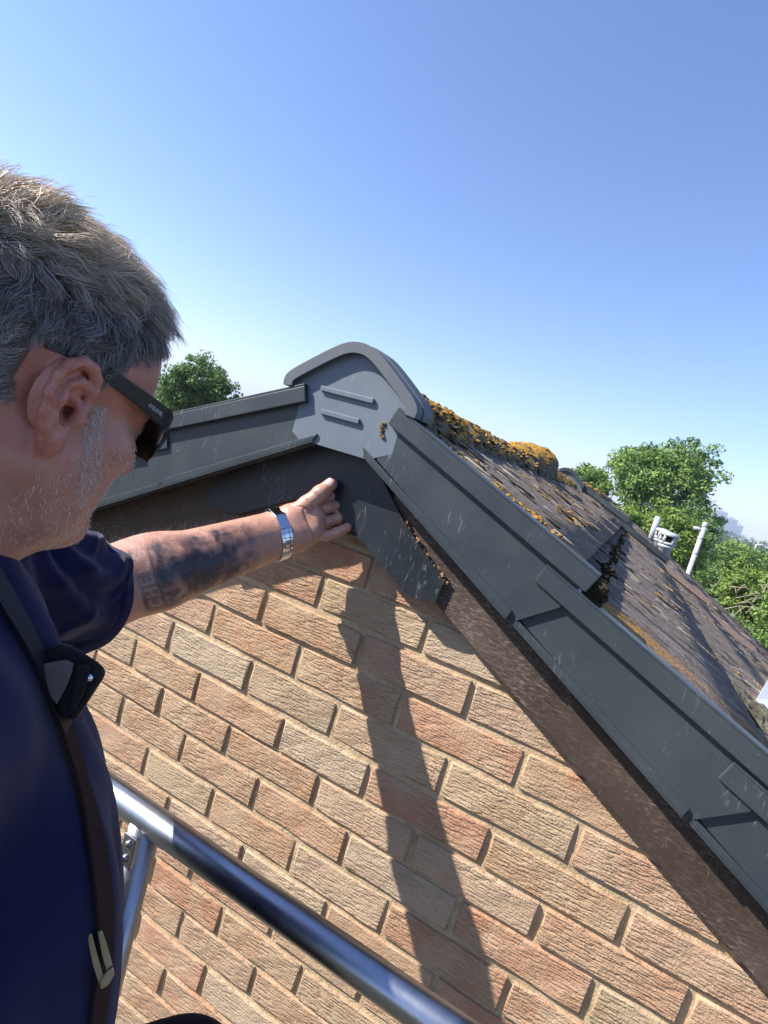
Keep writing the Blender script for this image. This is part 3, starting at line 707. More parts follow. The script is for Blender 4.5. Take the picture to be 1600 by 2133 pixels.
# ================================================================== PERSON (implicit surface, then meshed)
class Field:
    def __init__(s, lo, hi, h):
        s.lo = np.array(lo, np.float32); s.h = h; s.n = np.ceil((np.array(hi) - s.lo) / h).astype(int) + 1
        s.F = np.full(tuple(s.n), 1.0, np.float32)
    def sub(s, lo, hi):
        a = np.clip(np.floor((np.array(lo) - s.lo) / s.h).astype(int), 0, s.n - 1); b = np.clip(np.ceil((np.array(hi) - s.lo) / s.h).astype(int) + 1, 1, s.n)
        if (b <= a).any(): return None, None
        ax = [s.lo[i] + s.h * np.arange(a[i], b[i], dtype=np.float32) for i in range(3)]
        return tuple(slice(a[i], b[i]) for i in range(3)), np.meshgrid(*ax, indexing='ij', sparse=True)
    def put(s, sl, d, k, op):
        F = s.F[sl]
        if k > 0:
            hh = np.clip(.5 + .5 * (F - d) / k, 0, 1); s.F[sl] = F * (1 - hh) + d * hh - k * hh * (1 - hh)
        else: s.F[sl] = np.minimum(F, d)
    def cone(s, a, b, ra, rb, k=.01, op='add'):
        a = np.array(a, np.float32); b = np.array(b, np.float32); m = max(ra, rb) + k + 3 * s.h
        sl, g = s.sub(np.minimum(a, b) - m, np.maximum(a, b) + m)
        if sl is None: return
        ab = b - a; L = max(float(ab @ ab), 1e-12)
        t = np.clip(((g[0] - a[0]) * ab[0] + (g[1] - a[1]) * ab[1] + (g[2] - a[2]) * ab[2]) / L, 0, 1)
        d = np.sqrt((g[0] - a[0] - ab[0] * t) ** 2 + (g[1] - a[1] - ab[1] * t) ** 2 + (g[2] - a[2] - ab[2] * t) ** 2) - (ra + (rb - ra) * t)
        if op == 'cut': s.cut(sl, d, k)
        else: s.put(sl, d, k, 'add')
    def cut(s, sl, d, k):
        F = s.F[sl]; e = -d
        if k > 0:
            hh = np.clip(.5 + .5 * (e - F) / k, 0, 1); s.F[sl] = F * (1 - hh) + e * hh + k * hh * (1 - hh)
        else: s.F[sl] = np.maximum(F, e)
    def ell(s, c, r, A=None, k=.01, op='add'):
        """ellipsoid, axes are the rows of A"""
        c = np.array(c, np.float32); r = np.array(r, np.float32); A = np.eye(3) if A is None else np.array(A)
        m = r.max() + k + 3 * s.h; sl, g = s.sub(c - m, c + m)
        if sl is None: return
        q = [(g[0] - c[0]) * A[i][0] + (g[1] - c[1]) * A[i][1] + (g[2] - c[2]) * A[i][2] for i in range(3)]
        k0 = np.sqrt(sum((q[i] / r[i]) ** 2 for i in range(3))) + 1e-9; k1 = np.sqrt(sum((q[i] / r[i] ** 2) ** 2 for i in range(3))) + 1e-9
        d = (k0 * (k0 - 1) / k1).astype(np.float32)
        if op == 'cut': s.cut(sl, d, k)
        else: s.put(sl, d, k, 'add')
    def chain(s, P, Rr, k=.006, op='add'):
        for i in range(len(P) - 1): s.cone(P[i], P[i + 1], Rr[i], Rr[i + 1], k, op)
    def mesh(s, relax=1):
        F = s.F; ins = F < 0; n = F.shape
        c = np.zeros((n[0] - 1, n[1] - 1, n[2] - 1), np.int8)
        for dx in (0, 1):
            for dy in (0, 1):
                for dz in (0, 1): c += ins[dx:n[0] - 1 + dx, dy:n[1] - 1 + dy, dz:n[2] - 1 + dz]
        act = (c > 0) & (c < 8); idx = np.argwhere(act); ids = np.full(act.shape, -1, np.int32); ids[act] = np.arange(len(idx))
        acc = np.zeros((len(idx), 3)); cnt = np.zeros(len(idx))
        corner = [(0, 0, 0), (1, 0, 0), (0, 1, 0), (1, 1, 0), (0, 0, 1), (1, 0, 1), (0, 1, 1), (1, 1, 1)]
        val = [F[idx[:, 0] + a, idx[:, 1] + b, idx[:, 2] + d] for a, b, d in corner]
        for i, j in ((0, 1), (2, 3), (4, 5), (6, 7), (0, 2), (1, 3), (4, 6), (5, 7), (0, 4), (1, 5), (2, 6), (3, 7)):
            x = (val[i] < 0) != (val[j] < 0); t = np.where(x, val[i] / np.where(x, val[i] - val[j], 1), 0)
            pa = np.array(corner[i], float); pb = np.array(corner[j], float)
            acc += np.where(x[:, None], pa + (pb - pa) * t[:, None], 0); cnt += x
        V = (idx + acc / np.maximum(cnt, 1)[:, None]) * s.h + s.lo
        Q = []
        for ax in range(3):
            sl0 = [slice(None)] * 3; sl1 = [slice(None)] * 3; sl0[ax] = slice(0, -1); sl1[ax] = slice(1, None)
            a, b = ins[tuple(sl0)], ins[tuple(sl1)]; e = np.argwhere(a != b); o1, o2 = [i for i in range(3) if i != ax]
            e = e[(e[:, o1] > 0) & (e[:, o2] > 0) & (e[:, o1] < n[o1] - 1) & (e[:, o2] < n[o2] - 1)]
            flip = a[tuple(e.T)]
            def cell(d1, d2):
                q = e.copy(); q[:, o1] -= d1; q[:, o2] -= d2; return ids[tuple(q.T)]
            q = np.stack([cell(1, 1), cell(0, 1), cell(0, 0), cell(1, 0)], 1)
            fl = flip if ax != 1 else ~flip
            q[~fl] = q[~fl][:, ::-1]; Q.append(q)
        Q = np.concatenate(Q)
        for _ in range(relax):
            S = np.zeros_like(V); C = np.zeros(len(V))
            for a, b in ((0, 1), (1, 2), (2, 3), (3, 0)):
                for k_ in range(3): S[:, k_] += np.bincount(Q[:, a], V[Q[:, b], k_], len(V))
                C += np.bincount(Q[:, a], minlength=len(V))
            V = V * .5 + .5 * S / np.maximum(C, 1)[:, None]
        return V, Q
def vnormals(V, Q):
    fn = np.cross(V[Q[:, 2]] - V[Q[:, 0]], V[Q[:, 3]] - V[Q[:, 1]]); N = np.zeros_like(V)
    for i in range(4):
        for k_ in range(3): N[:, k_] += np.bincount(Q[:, i], fn[:, k_], len(V))
    return N / (np.linalg.norm(N, axis=1, keepdims=True) + 1e-12)
def vnoise(P, scale, seed=0):
    """cheap smooth value noise, about -1..1"""
    g = np.random.default_rng(seed); out = np.zeros(len(P))
    for i in range(5):
        d = g.normal(size=3); d /= np.linalg.norm(d); e = g.normal(size=3); e /= np.linalg.norm(e)
        out += np.sin(P @ d * scale * g.uniform(.7, 1.5) + g.uniform(0, 6) + 1.3 * np.sin(P @ e * scale * .8 + g.uniform(0, 6)))
    return out / 2.6
def lerp3(a, b, t): return np.array(a) * (1 - t) + np.array(b) * t

# -- head frame: x = his right (towards the camera), y = forward, z = up
al, be, ga = rad(61), rad(26), rad(-2); HS = .89
Fc = np.array([math.cos(al) * math.cos(be), math.cos(al) * math.sin(be), math.sin(al)]); Uc = np.array([math.sin(be), -math.cos(be), 0]); Rc = np.cross(Fc, Uc)
Uc, Rc = Uc * math.cos(ga) + Rc * math.sin(ga), Rc * math.cos(ga) - Uc * math.sin(ga)
HF, HU, HR = CAMR.T @ Fc, CAMR.T @ Uc, CAMR.T @ Rc
HA = np.stack([HR, HF, HU])                 # rows: local axes in world
HO = at_d(140, 848, .395) - .073 * HS * HR
def hw(p): return np.asarray(p) * HS @ HA + HO     # head-local -> world
# the trunk faces further right than the head
Fh = np.array([.487, .874, 0]); Fh /= np.linalg.norm(Fh); Lh = np.array([-Fh[1], Fh[0], 0]); Zw = np.array([0, 0, 1.0])

def build_head(f, w=lambda p: p, A=None):
    E = lambda c, r, k=.02, op='add', AA=None: f.ell(w(c), r, AA if AA is not None else A, k, op)
    Cn = lambda a, b, ra, rb, k=.015, op='add': f.cone(w(a), w(b), ra, rb, k, op)
    E((0, -.012, .048), (.0755, .099, .088), .0)
    E((0, .035, .045), (.066, .062, .062), .03)
    E((0, .040, -.022), (.061, .058, .080), .03)
    for s in (1, -1):
        Cn((s * .056, .000, -.052), (s * .022, .073, -.104), .021, .020, .03)
        E((s * .047, .030, -.055), (.024, .040, .045), .03)       # cheek flesh
        E((s * .050, .060, -.022), (.020, .024, .020), .02)       # cheekbone
        Cn((s * .012, .094, .026), (s * .046, .078, .022), .012, .010, .015)
        E((s * .031, .082, .003), (.014, .012, .010), .012)       # closed eye behind the lens
        E((s * .028, .010, -.095), (.028, .045, .022), .03)       # under the jaw
        E((s * .016, .108, -.036), (.010, .012, .008), .008)
    Cn((0, .094, .022), (0, .117, -.030), .009, .012, .012)
    E((0, .075, -.107), (.026, .022, .020), .02)
    Cn((-.018, .092, -.064), (.018, .092, -.064), .009, .009, .01)
    Cn((-.015, .090, -.074), (.015, .090, -.074), .008, .008, .006)
    # neck
    Cn((0, -.028, -.03), (0, -.075, -.17), .062, .066, .03)
    Cn((0, .02, -.10), (0, -.035, -.19), .05, .058, .03)
    # right ear (detailed) and a mirrored one
    for s in (1, -1):
        ex = .069
        def ep(y, z, x=0): return (s * (ex + x), y, z)
        # pinna plane tilted: rear edge stands away from the head
        def pin(y, z, x=0): return ep(y, z, .006 + max(0, -y + .010) * .22 + x)
        E(pin(-.014, .004, -.003), (.0055, .0185, .029), .006)
        sy = .76
        pin0 = pin
        def pin(y, z, x=0): return pin0(y * sy, z, x)
        hel = [(.013, .006), (.0135, .018), (.010, .029), (.001, .0355), (-.011, .0365), (-.022, .031), (-.029, .020), (-.0305, .006), (-.0275, -.008), (-.021, -.019), (-.014, -.026)]
        rs = [.0036, .0042, .0046, .0048, .0050, .0050, .0048, .0046, .0044, .0044, .0046]
        f.chain([w(pin(y, z, .004)) for y, z in hel], rs, .0035)
        f.chain([w(pin(y, z)) for y, z in [(.012, .006), (.004, .004), (-.002, .003)]], [.0035, .003, .002], .004)
        E(pin(-.008, -.030, .002), (.0058, .0085, .0105), .007)          # lobe
        E(pin(-.002, -.024, .001), (.0050, .0085, .010), .006)
        # scapha / fossa / concha hollows
        f.chain([w(pin(y, z, .009)) for y, z in [(-.004, .0295), (-.012, .028), (-.021, .021), (-.0235, .008), (-.021, -.006)]], [.0030, .0042, .0044, .0042, .0033], .003, 'cut')
        f.chain([w(pin(y, z, .0035)) for y, z in [(.006, .018), (-.004, .022), (-.013, .016), (-.0165, .004), (-.013, -.010), (-.006, -.0155)]], [.003, .0036, .0040, .0042, .0040, .0036], .004)
        E(pin(-.003, -.003, .007), (.0105, .0088, .0115), .003, 'cut')
        E(pin(-.001, .0125, .0095), (.006, .0095, .0058), .005, 'cut')
        E(ep(.006, -.003, .002), (.012, .0045, .006), .002, 'cut')        # canal
        f.chain([w(pin(y, z, .0035)) for y, z in [(.011, .001), (.0115, -.006), (.009, -.011)]], [.0042, .0050, .0038], .004)   # tragus

hl = np.array([-.105, -.125, -.20]); hh_ = np.array([.105, .14, .145])
fh = Field(hl, hh_, .0017); build_head(fh)
Vh, Qh = fh.mesh(1)
keep = Vh[:, 2] > -.185 - 0 * Vh[:, 0]
Nh_l = vnormals(Vh, Qh)
if (Nh_l * (Vh - np.array([0, 0, 0]))).sum(1).mean() < 0: Qh = Qh[:, ::-1]; Nh_l = -Nh_l
def hairline(P):
    """>0 where hair grows (head-local)"""
    x, y, z = P[:, 0], P[:, 1], P[:, 2]; ax = np.abs(x)
    front = .088 - y                                     # forehead limit on top
    # lower limit of hair as a function of y
    yk = np.array([-.14, -.095, -.06, -.036, -.020, .004, .018, .024, .036, .050, .062, .075, .09, .12])
    zk = np.array([-.05, -.045, -.035, -.010, .025, .038, .028, .030, .056, .070, .084, .100, .118, .2])
    return z - np.interp(y, yk, zk) + .0025 * np.sin(90 * y + 50 * z)
hm = hairline(Vh)
# colours
skin0 = np.array([.43, .195, .135]); col = np.tile(skin0, (len(Vh), 1))
x, y, z = Vh.T
ear = (np.abs(x) > .066) & (y > -.04) & (y < .018) & (z > -.045) & (z < .045)
col[ear] = (.43, .175, .125)
cheek = np.clip(1 - np.linalg.norm((Vh - np.array([.05, .055, -.03])) / .035, axis=1), 0, 1); col = col * (1 - .35 * cheek[:, None]) + np.array([.46, .165, .11]) * .35 * cheek[:, None]
beard = np.clip((-z - .035 + .45 * np.clip(y, -.05, .1)) / .03, 0, 1) * (y > -.02) * (~ear); col = col * (1 - .22 * beard[:, None]) + np.array([.46, .32, .26]) * .18 * beard[:, None]
lip = (np.abs(x) < .024) & (y > .085) & (z < -.058) & (z > -.082); col[lip] = (.36, .13, .11)
hs = np.clip(hm / .012, 0, 1)[:, None] * (~ear)[:, None]; col = col * (1 - hs) + np.array([.075, .062, .055]) * hs
Vhw = hw(Vh)

# -- arm joints
E_ = at_d(196, 1236, .85); LS = HO - .09 * Fh + Zw * -.19 + .17 * Lh + .05 * Fh
WR = at_y(588, 1110, -.104)
fa = WR - E_; fl = np.linalg.norm(fa); fa /= fl
va = ray(400, 1180); va /= np.linalg.norm(va)
upv = np.cross(fa, va); upv /= np.linalg.norm(upv)
if upv[2] < 0: upv = -upv                            # across the forearm, up in the picture
tow = np.cross(fa, upv); tow /= np.linalg.norm(tow)
if tow @ (CAMC - E_) < 0: tow = -tow                 # towards the camera
lo = np.minimum.reduce([E_, LS, WR, at_y(740, 1060, -.03)]) - .09; hi = np.maximum.reduce([E_, LS, WR, at_y(740, 1000, -.03)]) + .09
def build_arm(f):
    f.cone(LS, E_, .062, .056, .0)
    f.cone(E_, E_ + fa * fl * .30, .054, .057, .02)
    f.cone(E_ + fa * fl * .30, WR - fa * .01, .056, .034, .02)
    for s in (-1, 1): f.cone(E_ + fa * .02 + upv * .010 * s, WR + upv * .015 * s, .042, .0265, .02)
    f.ell(E_ + fa * .07 - tow * .004 + upv * .012, (.090, .052, .042), np.stack([fa, upv, tow]), .02)
    f.cone(WR + tow * .008 + upv * .006 - fa * .09, WR + tow * .019 + upv * .003, .010, .006, .012)   # tendons
def handpts():
    g = lambda u, v, y: at_y(u, v, y + .026)
    return dict(
        palmA=g(612, 1092, -.118), palmB=g(655, 1075, -.100), palmC=g(652, 1105, -.108), heel=g(622, 1112, -.118),
        thumb=[g(612, 1078, -.122), g(640, 1052, -.112), g(667, 1028, -.102), g(690, 1008, -.0885)],
        index=[g(650, 1050, -.098), g(680, 1040, -.076), g(700, 1030, -.060), g(716, 1022, -.053)],
        middle=[g(655, 1066, -.099), g(684, 1056, -.080), g(706, 1052, -.062), g(722, 1046, -.054)],
        ring=[g(657, 1084, -.102), g(684, 1086, -.084), g(704, 1080, -.070), g(707, 1066, -.062)],
        little=[g(655, 1112, -.108), g(682, 1116, -.096), g(704, 1108, -.084), g(724, 1098, -.075)])
HP = handpts()
def build_hand(f):
    f.cone(WR - fa * .01, HP['palmA'], .0315, .032, .02)
    f.cone(HP['palmA'] + upv * .004, HP['palmB'], .030, .021, .015)
    f.cone(HP['heel'], HP['palmC'], .029, .022, .015)
    f.cone(HP['palmB'], HP['palmC'], .015, .0155, .012)
    f.cone(WR, HP['heel'], .030, .028, .015)
    th = HP['thumb']; f.cone(HP['palmA'] + upv * .006, th[0], .026, .022, .014)
    f.chain(th, [.0215, .0172, .0143, .0118], .006); f.ell(th[2], (.0146,) * 3, None, .004)
    for nme, r in (('index', .0112), ('middle', .0114), ('ring', .0108), ('little', .0098)):
        p = HP[nme]; f.chain(p, [r * 1.05, r * 1.0, r * .94, r * .86], .0010)
        for q in p[1:3]: f.ell(q, (r * 1.07,) * 3, None, .001)
f2 = Field(lo, hi, .0015); build_arm(f2); build_hand(f2)
Va, Qa = f2.mesh(1)
Na = vnormals(Va, Qa)
if (Na * (Va - (E_ + fa * np.clip(((Va - E_) @ fa), 0, fl)[:, None]))).sum(1).mean() < 0: Qa = Qa[:, ::-1]; Na = -Na
tA_ = BVHTree.FromPolygons([tuple(v) for v in Va], [tuple(int(i) for i in q) for q in Qa])
crease = np.zeros(len(Va))
for line, dep, wdt in (([(606, 1052), (628, 1056), (648, 1066)], .0016, .0022), ([(640, 1040), (650, 1050), (656, 1062)], .0016, .002), ([(656, 1028), (664, 1035), (672, 1042)], .0011, .0016), ([(660, 1025), (668, 1032), (675, 1038)], .0009, .0014),
        ([(632, 1062), (640, 1085), (650, 1105), (655, 1125)], .0015, .0024), ([(600, 1090), (606, 1110), (606, 1135)], .0012, .002), ([(592, 1086), (598, 1110), (598, 1140)], .0009, .0018), ([(684, 1084), (690, 1092), (692, 1102)], .0009, .0014), ([(702, 1094), (706, 1102), (707, 1110)], .0008, .0013)):
    P3_ = []
    for (u0, v0), (u1, v1) in zip(line, line[1:]):
        for t_ in np.linspace(0, 1, 14):
            d_ = ray(u0 + (u1 - u0) * t_, v0 + (v1 - v0) * t_); d_ /= np.linalg.norm(d_); h_ = tA_.ray_cast(Vector(CAMC), Vector(d_))
            if h_[0] is not None: P3_.append(np.array(h_[0]))
    if not P3_: continue
    P3_ = np.array(P3_); nearv = np.flatnonzero(np.linalg.norm(Va - P3_.mean(0), axis=1) < .06)
    dd = np.min(np.linalg.norm(Va[nearv][:, None] - P3_[None], axis=2), axis=1); w_ = np.exp(-(dd / wdt) ** 2)
    crease[nearv] = np.maximum(crease[nearv], w_ * dep / .0016); Va[nearv] -= Na[nearv] * (w_ * dep)[:, None]
axis_pt = E_ + fa * fl * .5
if (Na * (Va - (E_ + fa * np.clip(((Va - E_) @ fa), 0, fl)[:, None]))).sum(1).mean() < 0: Qa = Qa[:, ::-1]; Na = -Na
# arm colours: skin, tan, tattoo
ca = np.tile(np.array([.50, .28, .20]), (len(Va), 1))
sA = (Va - E_) @ fa; aU = (Va - E_) @ upv; aT = (Va - E_) @ tow
ang = np.arctan2(aU, aT)                              # 0 faces the camera, + up
r_loc = .056 - .06 * np.clip(sA, 0, fl)
vc = ang * np.maximum(r_loc, .025)                    # arc length across the arm
ca = ca * (1 - .35 * crease[:, None]) + np.array([.30, .11, .08]) * .35 * crease[:, None]
kn = np.zeros(len(Va))
for nme in ('thumb', 'ring', 'little', 'middle', 'index'): kn = np.maximum(kn, np.clip(1 - np.linalg.norm(Va - HP[nme][-1], axis=1) / .016, 0, 1))
ca = ca * (1 - .5 * kn[:, None]) + np.array([.52, .20, .15]) * .5 * kn[:, None]
def seg(px, py, a, b):
    a = np.array(a); b = np.array(b); d = b - a; t = np.clip(((px - a[0]) * d[0] + (py - a[1]) * d[1]) / (d @ d + 1e-12), 0, 1)
    return np.hypot(px - a[0] - d[0] * t, py - a[1] - d[1] * t)
S0, S1 = .050, .262; V0, V1 = -.066, .056
inside = np.clip((sA - S0) / .004, 0, 1) * np.clip((S1 - sA + .012 * vnoise(Va, 90, 3)) / .035, 0, 1) * np.clip((vc - V0) / .010, 0, 1) * np.clip((V1 - vc) / .02, 0, 1)
n1 = vnoise(Va, 75, 1); n2 = vnoise(Va, 190, 2); n3 = vnoise(Va + .004 * n1[:, None], 330, 5)
ink = .70 + .22 * np.tanh(3.5 * n1) + .20 * np.tanh(4 * n2) + .12 * np.tanh(3 * n3) - .28 * np.clip((vc - .006) / .04, 0, 1)
ink = np.where(sA < S0 + .030, .5, ink)
crown = np.exp(-((sA - .150) / .06) ** 2 - ((vc + .012) / .022) ** 2); ink = ink + .35 * crown
# curved crest edge with the lettering band
bow = S0 + .010 * (1 - (vc / .055) ** 2) * -1 + .010
edge1 = np.abs(sA - (bow + .000)); edge2 = np.abs(sA - (bow + .027)); 
band = (sA > bow + .002) & (sA < bow + .025)
ink = np.where(band, .50 - .1 * np.clip(vc / .04, -1, 1), ink)
ink = np.where((edge1 < .0016) | (edge2 < .0016), .85, ink)
GL = {'C': [[(.9, .15), (.6, 0), (.3, 0), (0, .3), (0, .7), (.3, 1), (.6, 1), (.9, .85)]], 'H': [[(0, 0), (0, 1)], [(.8, 0), (.8, 1)], [(0, .5), (.8, .5)]], 'E': [[(.8, 0), (0, 0), (0, 1), (.8, 1)], [(0, .5), (.6, .5)]],
      'L': [[(0, 1), (0, 0), (.8, 0)]], 'S': [[(.8, .85), (.5, 1), (.2, 1), (0, .75), (.2, .5), (.6, .5), (.8, .25), (.6, 0), (.3, 0), (0, .15)]], 'A': [[(0, 0), (.4, 1), (.8, 0)], [(.15, .35), (.65, .35)]]}
letter = np.full(len(Va), 9.0)
for i, ch in enumerate('CHELSEA'):
    v0 = -.047 + i * .0185
    lu = (vc - v0) / .0125; lv = 1 - (sA - bow - .0055) / .0155      # reads up the arm
    for pl_ in GL[ch]:
        for a, b in zip(pl_, pl_[1:]): letter = np.minimum(letter, seg(lu * .0125, lv * .0155, (a[0] * .0125, a[1] * .0155), (b[0] * .0125, b[1] * .0155)))
lm_ = np.clip(1 - (letter - .0011) / .0009, 0, 1) * band
ink = np.clip(ink, 0, .95) * inside
inkc = np.array([.026, .031, .042])
ca = ca * (1 - ink[:, None]) + inkc * ink[:, None]
ca = ca * (1 - .8 * (lm_ * inside)[:, None]) + np.array([.40, .30, .25]) * .8 * (lm_ * inside)[:, None]
ca = np.clip(ca, 0, 1)

# -- torso (hidden by the shirt) and trousers
NB = HO - .085 * Fh + Zw * -.155
PEL = NB + Zw * -.62 - Fh * .0
def build_torso(f, g=0.0):
    T = np.stack([Lh, Fh, Zw])
    f.ell(NB + Zw * -.10 + Fh * .040, (.165 + g, .108 + g, .13 + g), T, .0)
    f.ell(NB + Zw * -.27 + Fh * .098, (.165 + g, .125 + g, .17 + g), T, .06)
    f.ell(NB + Zw * -.43 + Fh * .100 + Lh * .01, (.170 + g, .160 + g, .19 + g), T, .08)
    f.ell(NB + Zw * -.60 + Fh * .04, (.175 + g, .135 + g, .14 + g), T, .06)
    for s in (1, -1):
        f.ell(NB + Lh * .13 * s + Zw * -.075 + Fh * .02, (.075 + g, .070 + g, .065 + g), T, .05)
    f.cone(NB + Zw * .05 + Fh * .03, NB + Zw * -.08, .058 + g * .6, .09 + g, .05)
RS = NB - .175 * Lh + Zw * -.05; RE = RS + Zw * -.29 + Lh * .03
RH = RE + Zw * -.26 + Fh * .02; RW = RH - (RH - RE) / np.linalg.norm(RH - RE) * .075
def build_rarm(f):
    f.cone(RS, RE, .056, .045, .0); f.cone(RE, RE * .65 + RW * .35, .044, .045, .02); f.cone(RE * .65 + RW * .35, RW, .044, .027, .02)
    d = (RH - RW) / np.linalg.norm(RH - RW); sd = np.cross(d, Zw); sd /= np.linalg.norm(sd); dn = np.cross(d, sd); dn = dn if dn[2] < 0 else -dn
    f.cone(RW, RH - d * .01, .026, .03, .02)
    for i, (o, L, r) in enumerate(((-.030, .036, .0085), (-.010, .042, .0092), (.010, .040, .0095), (.030, .034, .0092))):
        k0 = RH + sd * o + d * .022 + Zw * (.004 - abs(o) * .15); f.cone(RH + sd * o * .9 - d * .01, k0, .014, .0115, .008)
        f.chain([k0, k0 + d * .020 - Zw * .026, k0 - d * .006 - Zw * .045, k0 - d * .026 - Zw * .034], [.0115, r, r, r * .9], .003)
    f.chain([RH - d * .03 + sd * .03, RH + sd * .045 - Zw * .02, RH + sd * .03 - Zw * .045 + d * .01, RH + sd * .012 - Zw * .052 + d * .012], [.016, .0125, .011, .0095], .005)
bl = np.minimum.reduce([NB - .25, PEL - .2, RH - .12, RE - .12, RS - .12]); bh = np.maximum.reduce([NB + .25, PEL + .2, RH + .12, RS + .12, RE + .12])
f3 = Field(bl, bh, .0065); build_torso(f3, -.012); Vt, Qt = f3.mesh(1)
f4 = Field(np.minimum.reduce([RS, RE, RH]) - .1, np.maximum.reduce([RS, RE, RH]) + .1, .0032); build_rarm(f4); Vr, Qr = f4.mesh(1)
def orient(V, Q, c):
    N = vnormals(V, Q)
    return Q[:, ::-1] if (N * (V - c)).sum(1).mean() < 0 else Q
Qt = orient(Vt, Qt, Vt.mean(0)); Qr = orient(Vr, Qr, Vr.mean(0))
V_all = np.concatenate([Vhw, Va, Vt, Vr]); o1 = len(Vhw); o2 = o1 + len(Va); o3 = o2 + len(Vt)
Q_all = np.concatenate([Qh, Qa + o1, Qt + o2, Qr + o3])
C_all = np.concatenate([col, ca, np.tile(skin0, (len(Vt), 1)), np.tile(np.array([.40, .2, .14]), (len(Vr), 1))])
pbase = Vector((PEL[0], PEL[1], -1.35))
person = tag(empty('person', pbase), 'man in navy T-shirt and sunglasses reaching his tattooed arm to the gable', 'person')
def wobj(name, me, parent):
    o = bpy.data.objects.new(name, me); link(o, parent)
    if parent is not None and parent.type == 'EMPTY': o.location = -Vector(parent.location)
    return o
body = wobj('body', fast_mesh('body', V_all, Q_all, M['skin'], True, C_all), person)

# -- hair strands
def strands(name, P0, DIRS, rad0, cols, parent, mat):
    """P0: (n,k,3) polylines -> three-sided tubes"""
    n, k, _ = P0.shape
    T = np.gradient(P0, axis=1); T /= np.linalg.norm(T, axis=2, keepdims=True) + 1e-12
    ref = np.tile(DIRS[:, None, :], (1, k, 1)); A = np.cross(T, ref); A /= np.linalg.norm(A, axis=2, keepdims=True) + 1e-9; B = np.cross(T, A)
    tp = np.linspace(0, 1, k); rr_ = rad0[:, None] * (1 - .75 * tp ** 2)[None]
    rings = [P0 + (A * math.cos(a) + B * math.sin(a)) * rr_[:, :, None] for a in (0, 2.094, 4.189)]
    V = np.stack(rings, 2).reshape(-1, 3)              # index: (i*k + j)*3 + s
    i = np.arange(n)[:, None, None]; j = np.arange(k - 1)[None, :, None]; s = np.arange(3)[None, None, :]
    a = (i * k + j) * 3 + s; b = (i * k + j) * 3 + (s + 1) % 3; Q = np.stack([a, b, b + 3, a + 3], -1).reshape(-1, 4)
    return wobj(name, fast_mesh(name, V, Q, mat, True, np.repeat(cols, k * 3, axis=0)), parent)
def norm(a): return a / (np.linalg.norm(a, axis=-1, keepdims=True) + 1e-12)
Nh = Nh_l
fcen = Vh[Qh].mean(1); fnrm = norm(Nh[Qh].mean(1)); farea = np.linalg.norm(np.cross(Vh[Qh[:, 2]] - Vh[Qh[:, 0]], Vh[Qh[:, 3]] - Vh[Qh[:, 1]]), axis=1)
eark = (np.abs(fcen[:, 0]) > .0655) & (fcen[:, 1] > -.042) & (fcen[:, 1] < .019) & (fcen[:, 2] > -.05) & (fcen[:, 2] < .044)
ok = (hairline(fcen) > 0) & ~eark & (fcen[:, 0] > -.055)
pr = farea * ok; pr /= pr.sum()
NS = 24000; pick = rng.choice(len(fcen), NS, p=pr); root = fcen[pick] + rng.normal(0, .0007, (NS, 3)); nr = fnrm[pick]
NC = 640; cidx = rng.choice(len(fcen), NC, p=pr); croot = fcen[cidx]; cn = fnrm[cidx]
def comb(P, N):
    x, y, z = P.T; top = np.clip((z - .055) / .05, 0, 1)[:, None]
    side = norm(np.stack([np.zeros_like(x), .25 - .9 * (y < .03) + 0 * x, -1 + 0 * z], 1))
    topd = norm(np.stack([.35 * np.sign(x + .01), .95 + 0 * y, .25 + 0 * z], 1))
    d = norm(side * (1 - top) + topd * top); d = d - (d * N).sum(1, keepdims=True) * N; return norm(d), top[:, 0]
cd, ct = comb(croot, cn)
cd = norm(cd + .75 * norm(rng.normal(size=(NC, 3)))); cd = norm(cd - (cd * cn).sum(1, keepdims=True) * cn * .7)
hl0 = hairline(croot); 
clen = (.0085 + .0135 * ct + .008 * np.clip(hl0 / .04, 0, 1)) * rng.uniform(.75, 1.35, NC)
clift = .20 + .22 * ct + rng.uniform(-.1, .22, NC) * (.4 + .6 * ct)
kk = 7; tt = np.linspace(0, 1, kk)
sidev = np.cross(cd, cn); phase = rng.uniform(0, 6.28, NC); amp = rng.uniform(.0018, .0055, NC) * (.6 + .8 * ct)
def path(rt, n_, d_, L, lift, sv, ph, am):
    t = tt[None, :, None]
    p = rt[:, None] + L[:, None, None] * (d_[:, None] * (t * (.75 + .25 * t)) + n_[:, None] * (lift[:, None, None] * (1.55 * t - 1.0 * t * t)))
    return p + sv[:, None] * (am[:, None, None] * np.sin(7.5 * t + ph[:, None, None]) * t)
guide = path(croot, cn, cd, clen, clift, sidev, phase, amp)
from mathutils.kdtree import KDTree
kd = KDTree(NC)
for i, p in enumerate(croot): kd.insert(p, i)
kd.balance()
cl = np.array([kd.find(p)[1] for p in root])
own = path(root, nr, norm(cd[cl] + .22 * rng.normal(size=(NS, 3))), clen[cl] * rng.uniform(.7, 1.15, NS), clift[cl] + rng.normal(0, .07, NS), sidev[cl], phase[cl] + rng.normal(0, .5, NS), amp[cl] * rng.uniform(.5, 1.6, NS))
rel = (root - croot[cl])[:, None]
cw = (.86 * tt ** .7)[None, :, None] * rng.uniform(.35, 1, NS)[:, None, None]
Ph = own * (1 - cw) + (guide[cl] + rel * (1 - .6 * tt)[None, :, None]) * cw
grey = np.clip(rng.normal(.40, .25, NS) + .25 * (root[:, 2] < .045) + .15 * (rng.random(NC)[cl] - .5), 0, 1)[:, None]
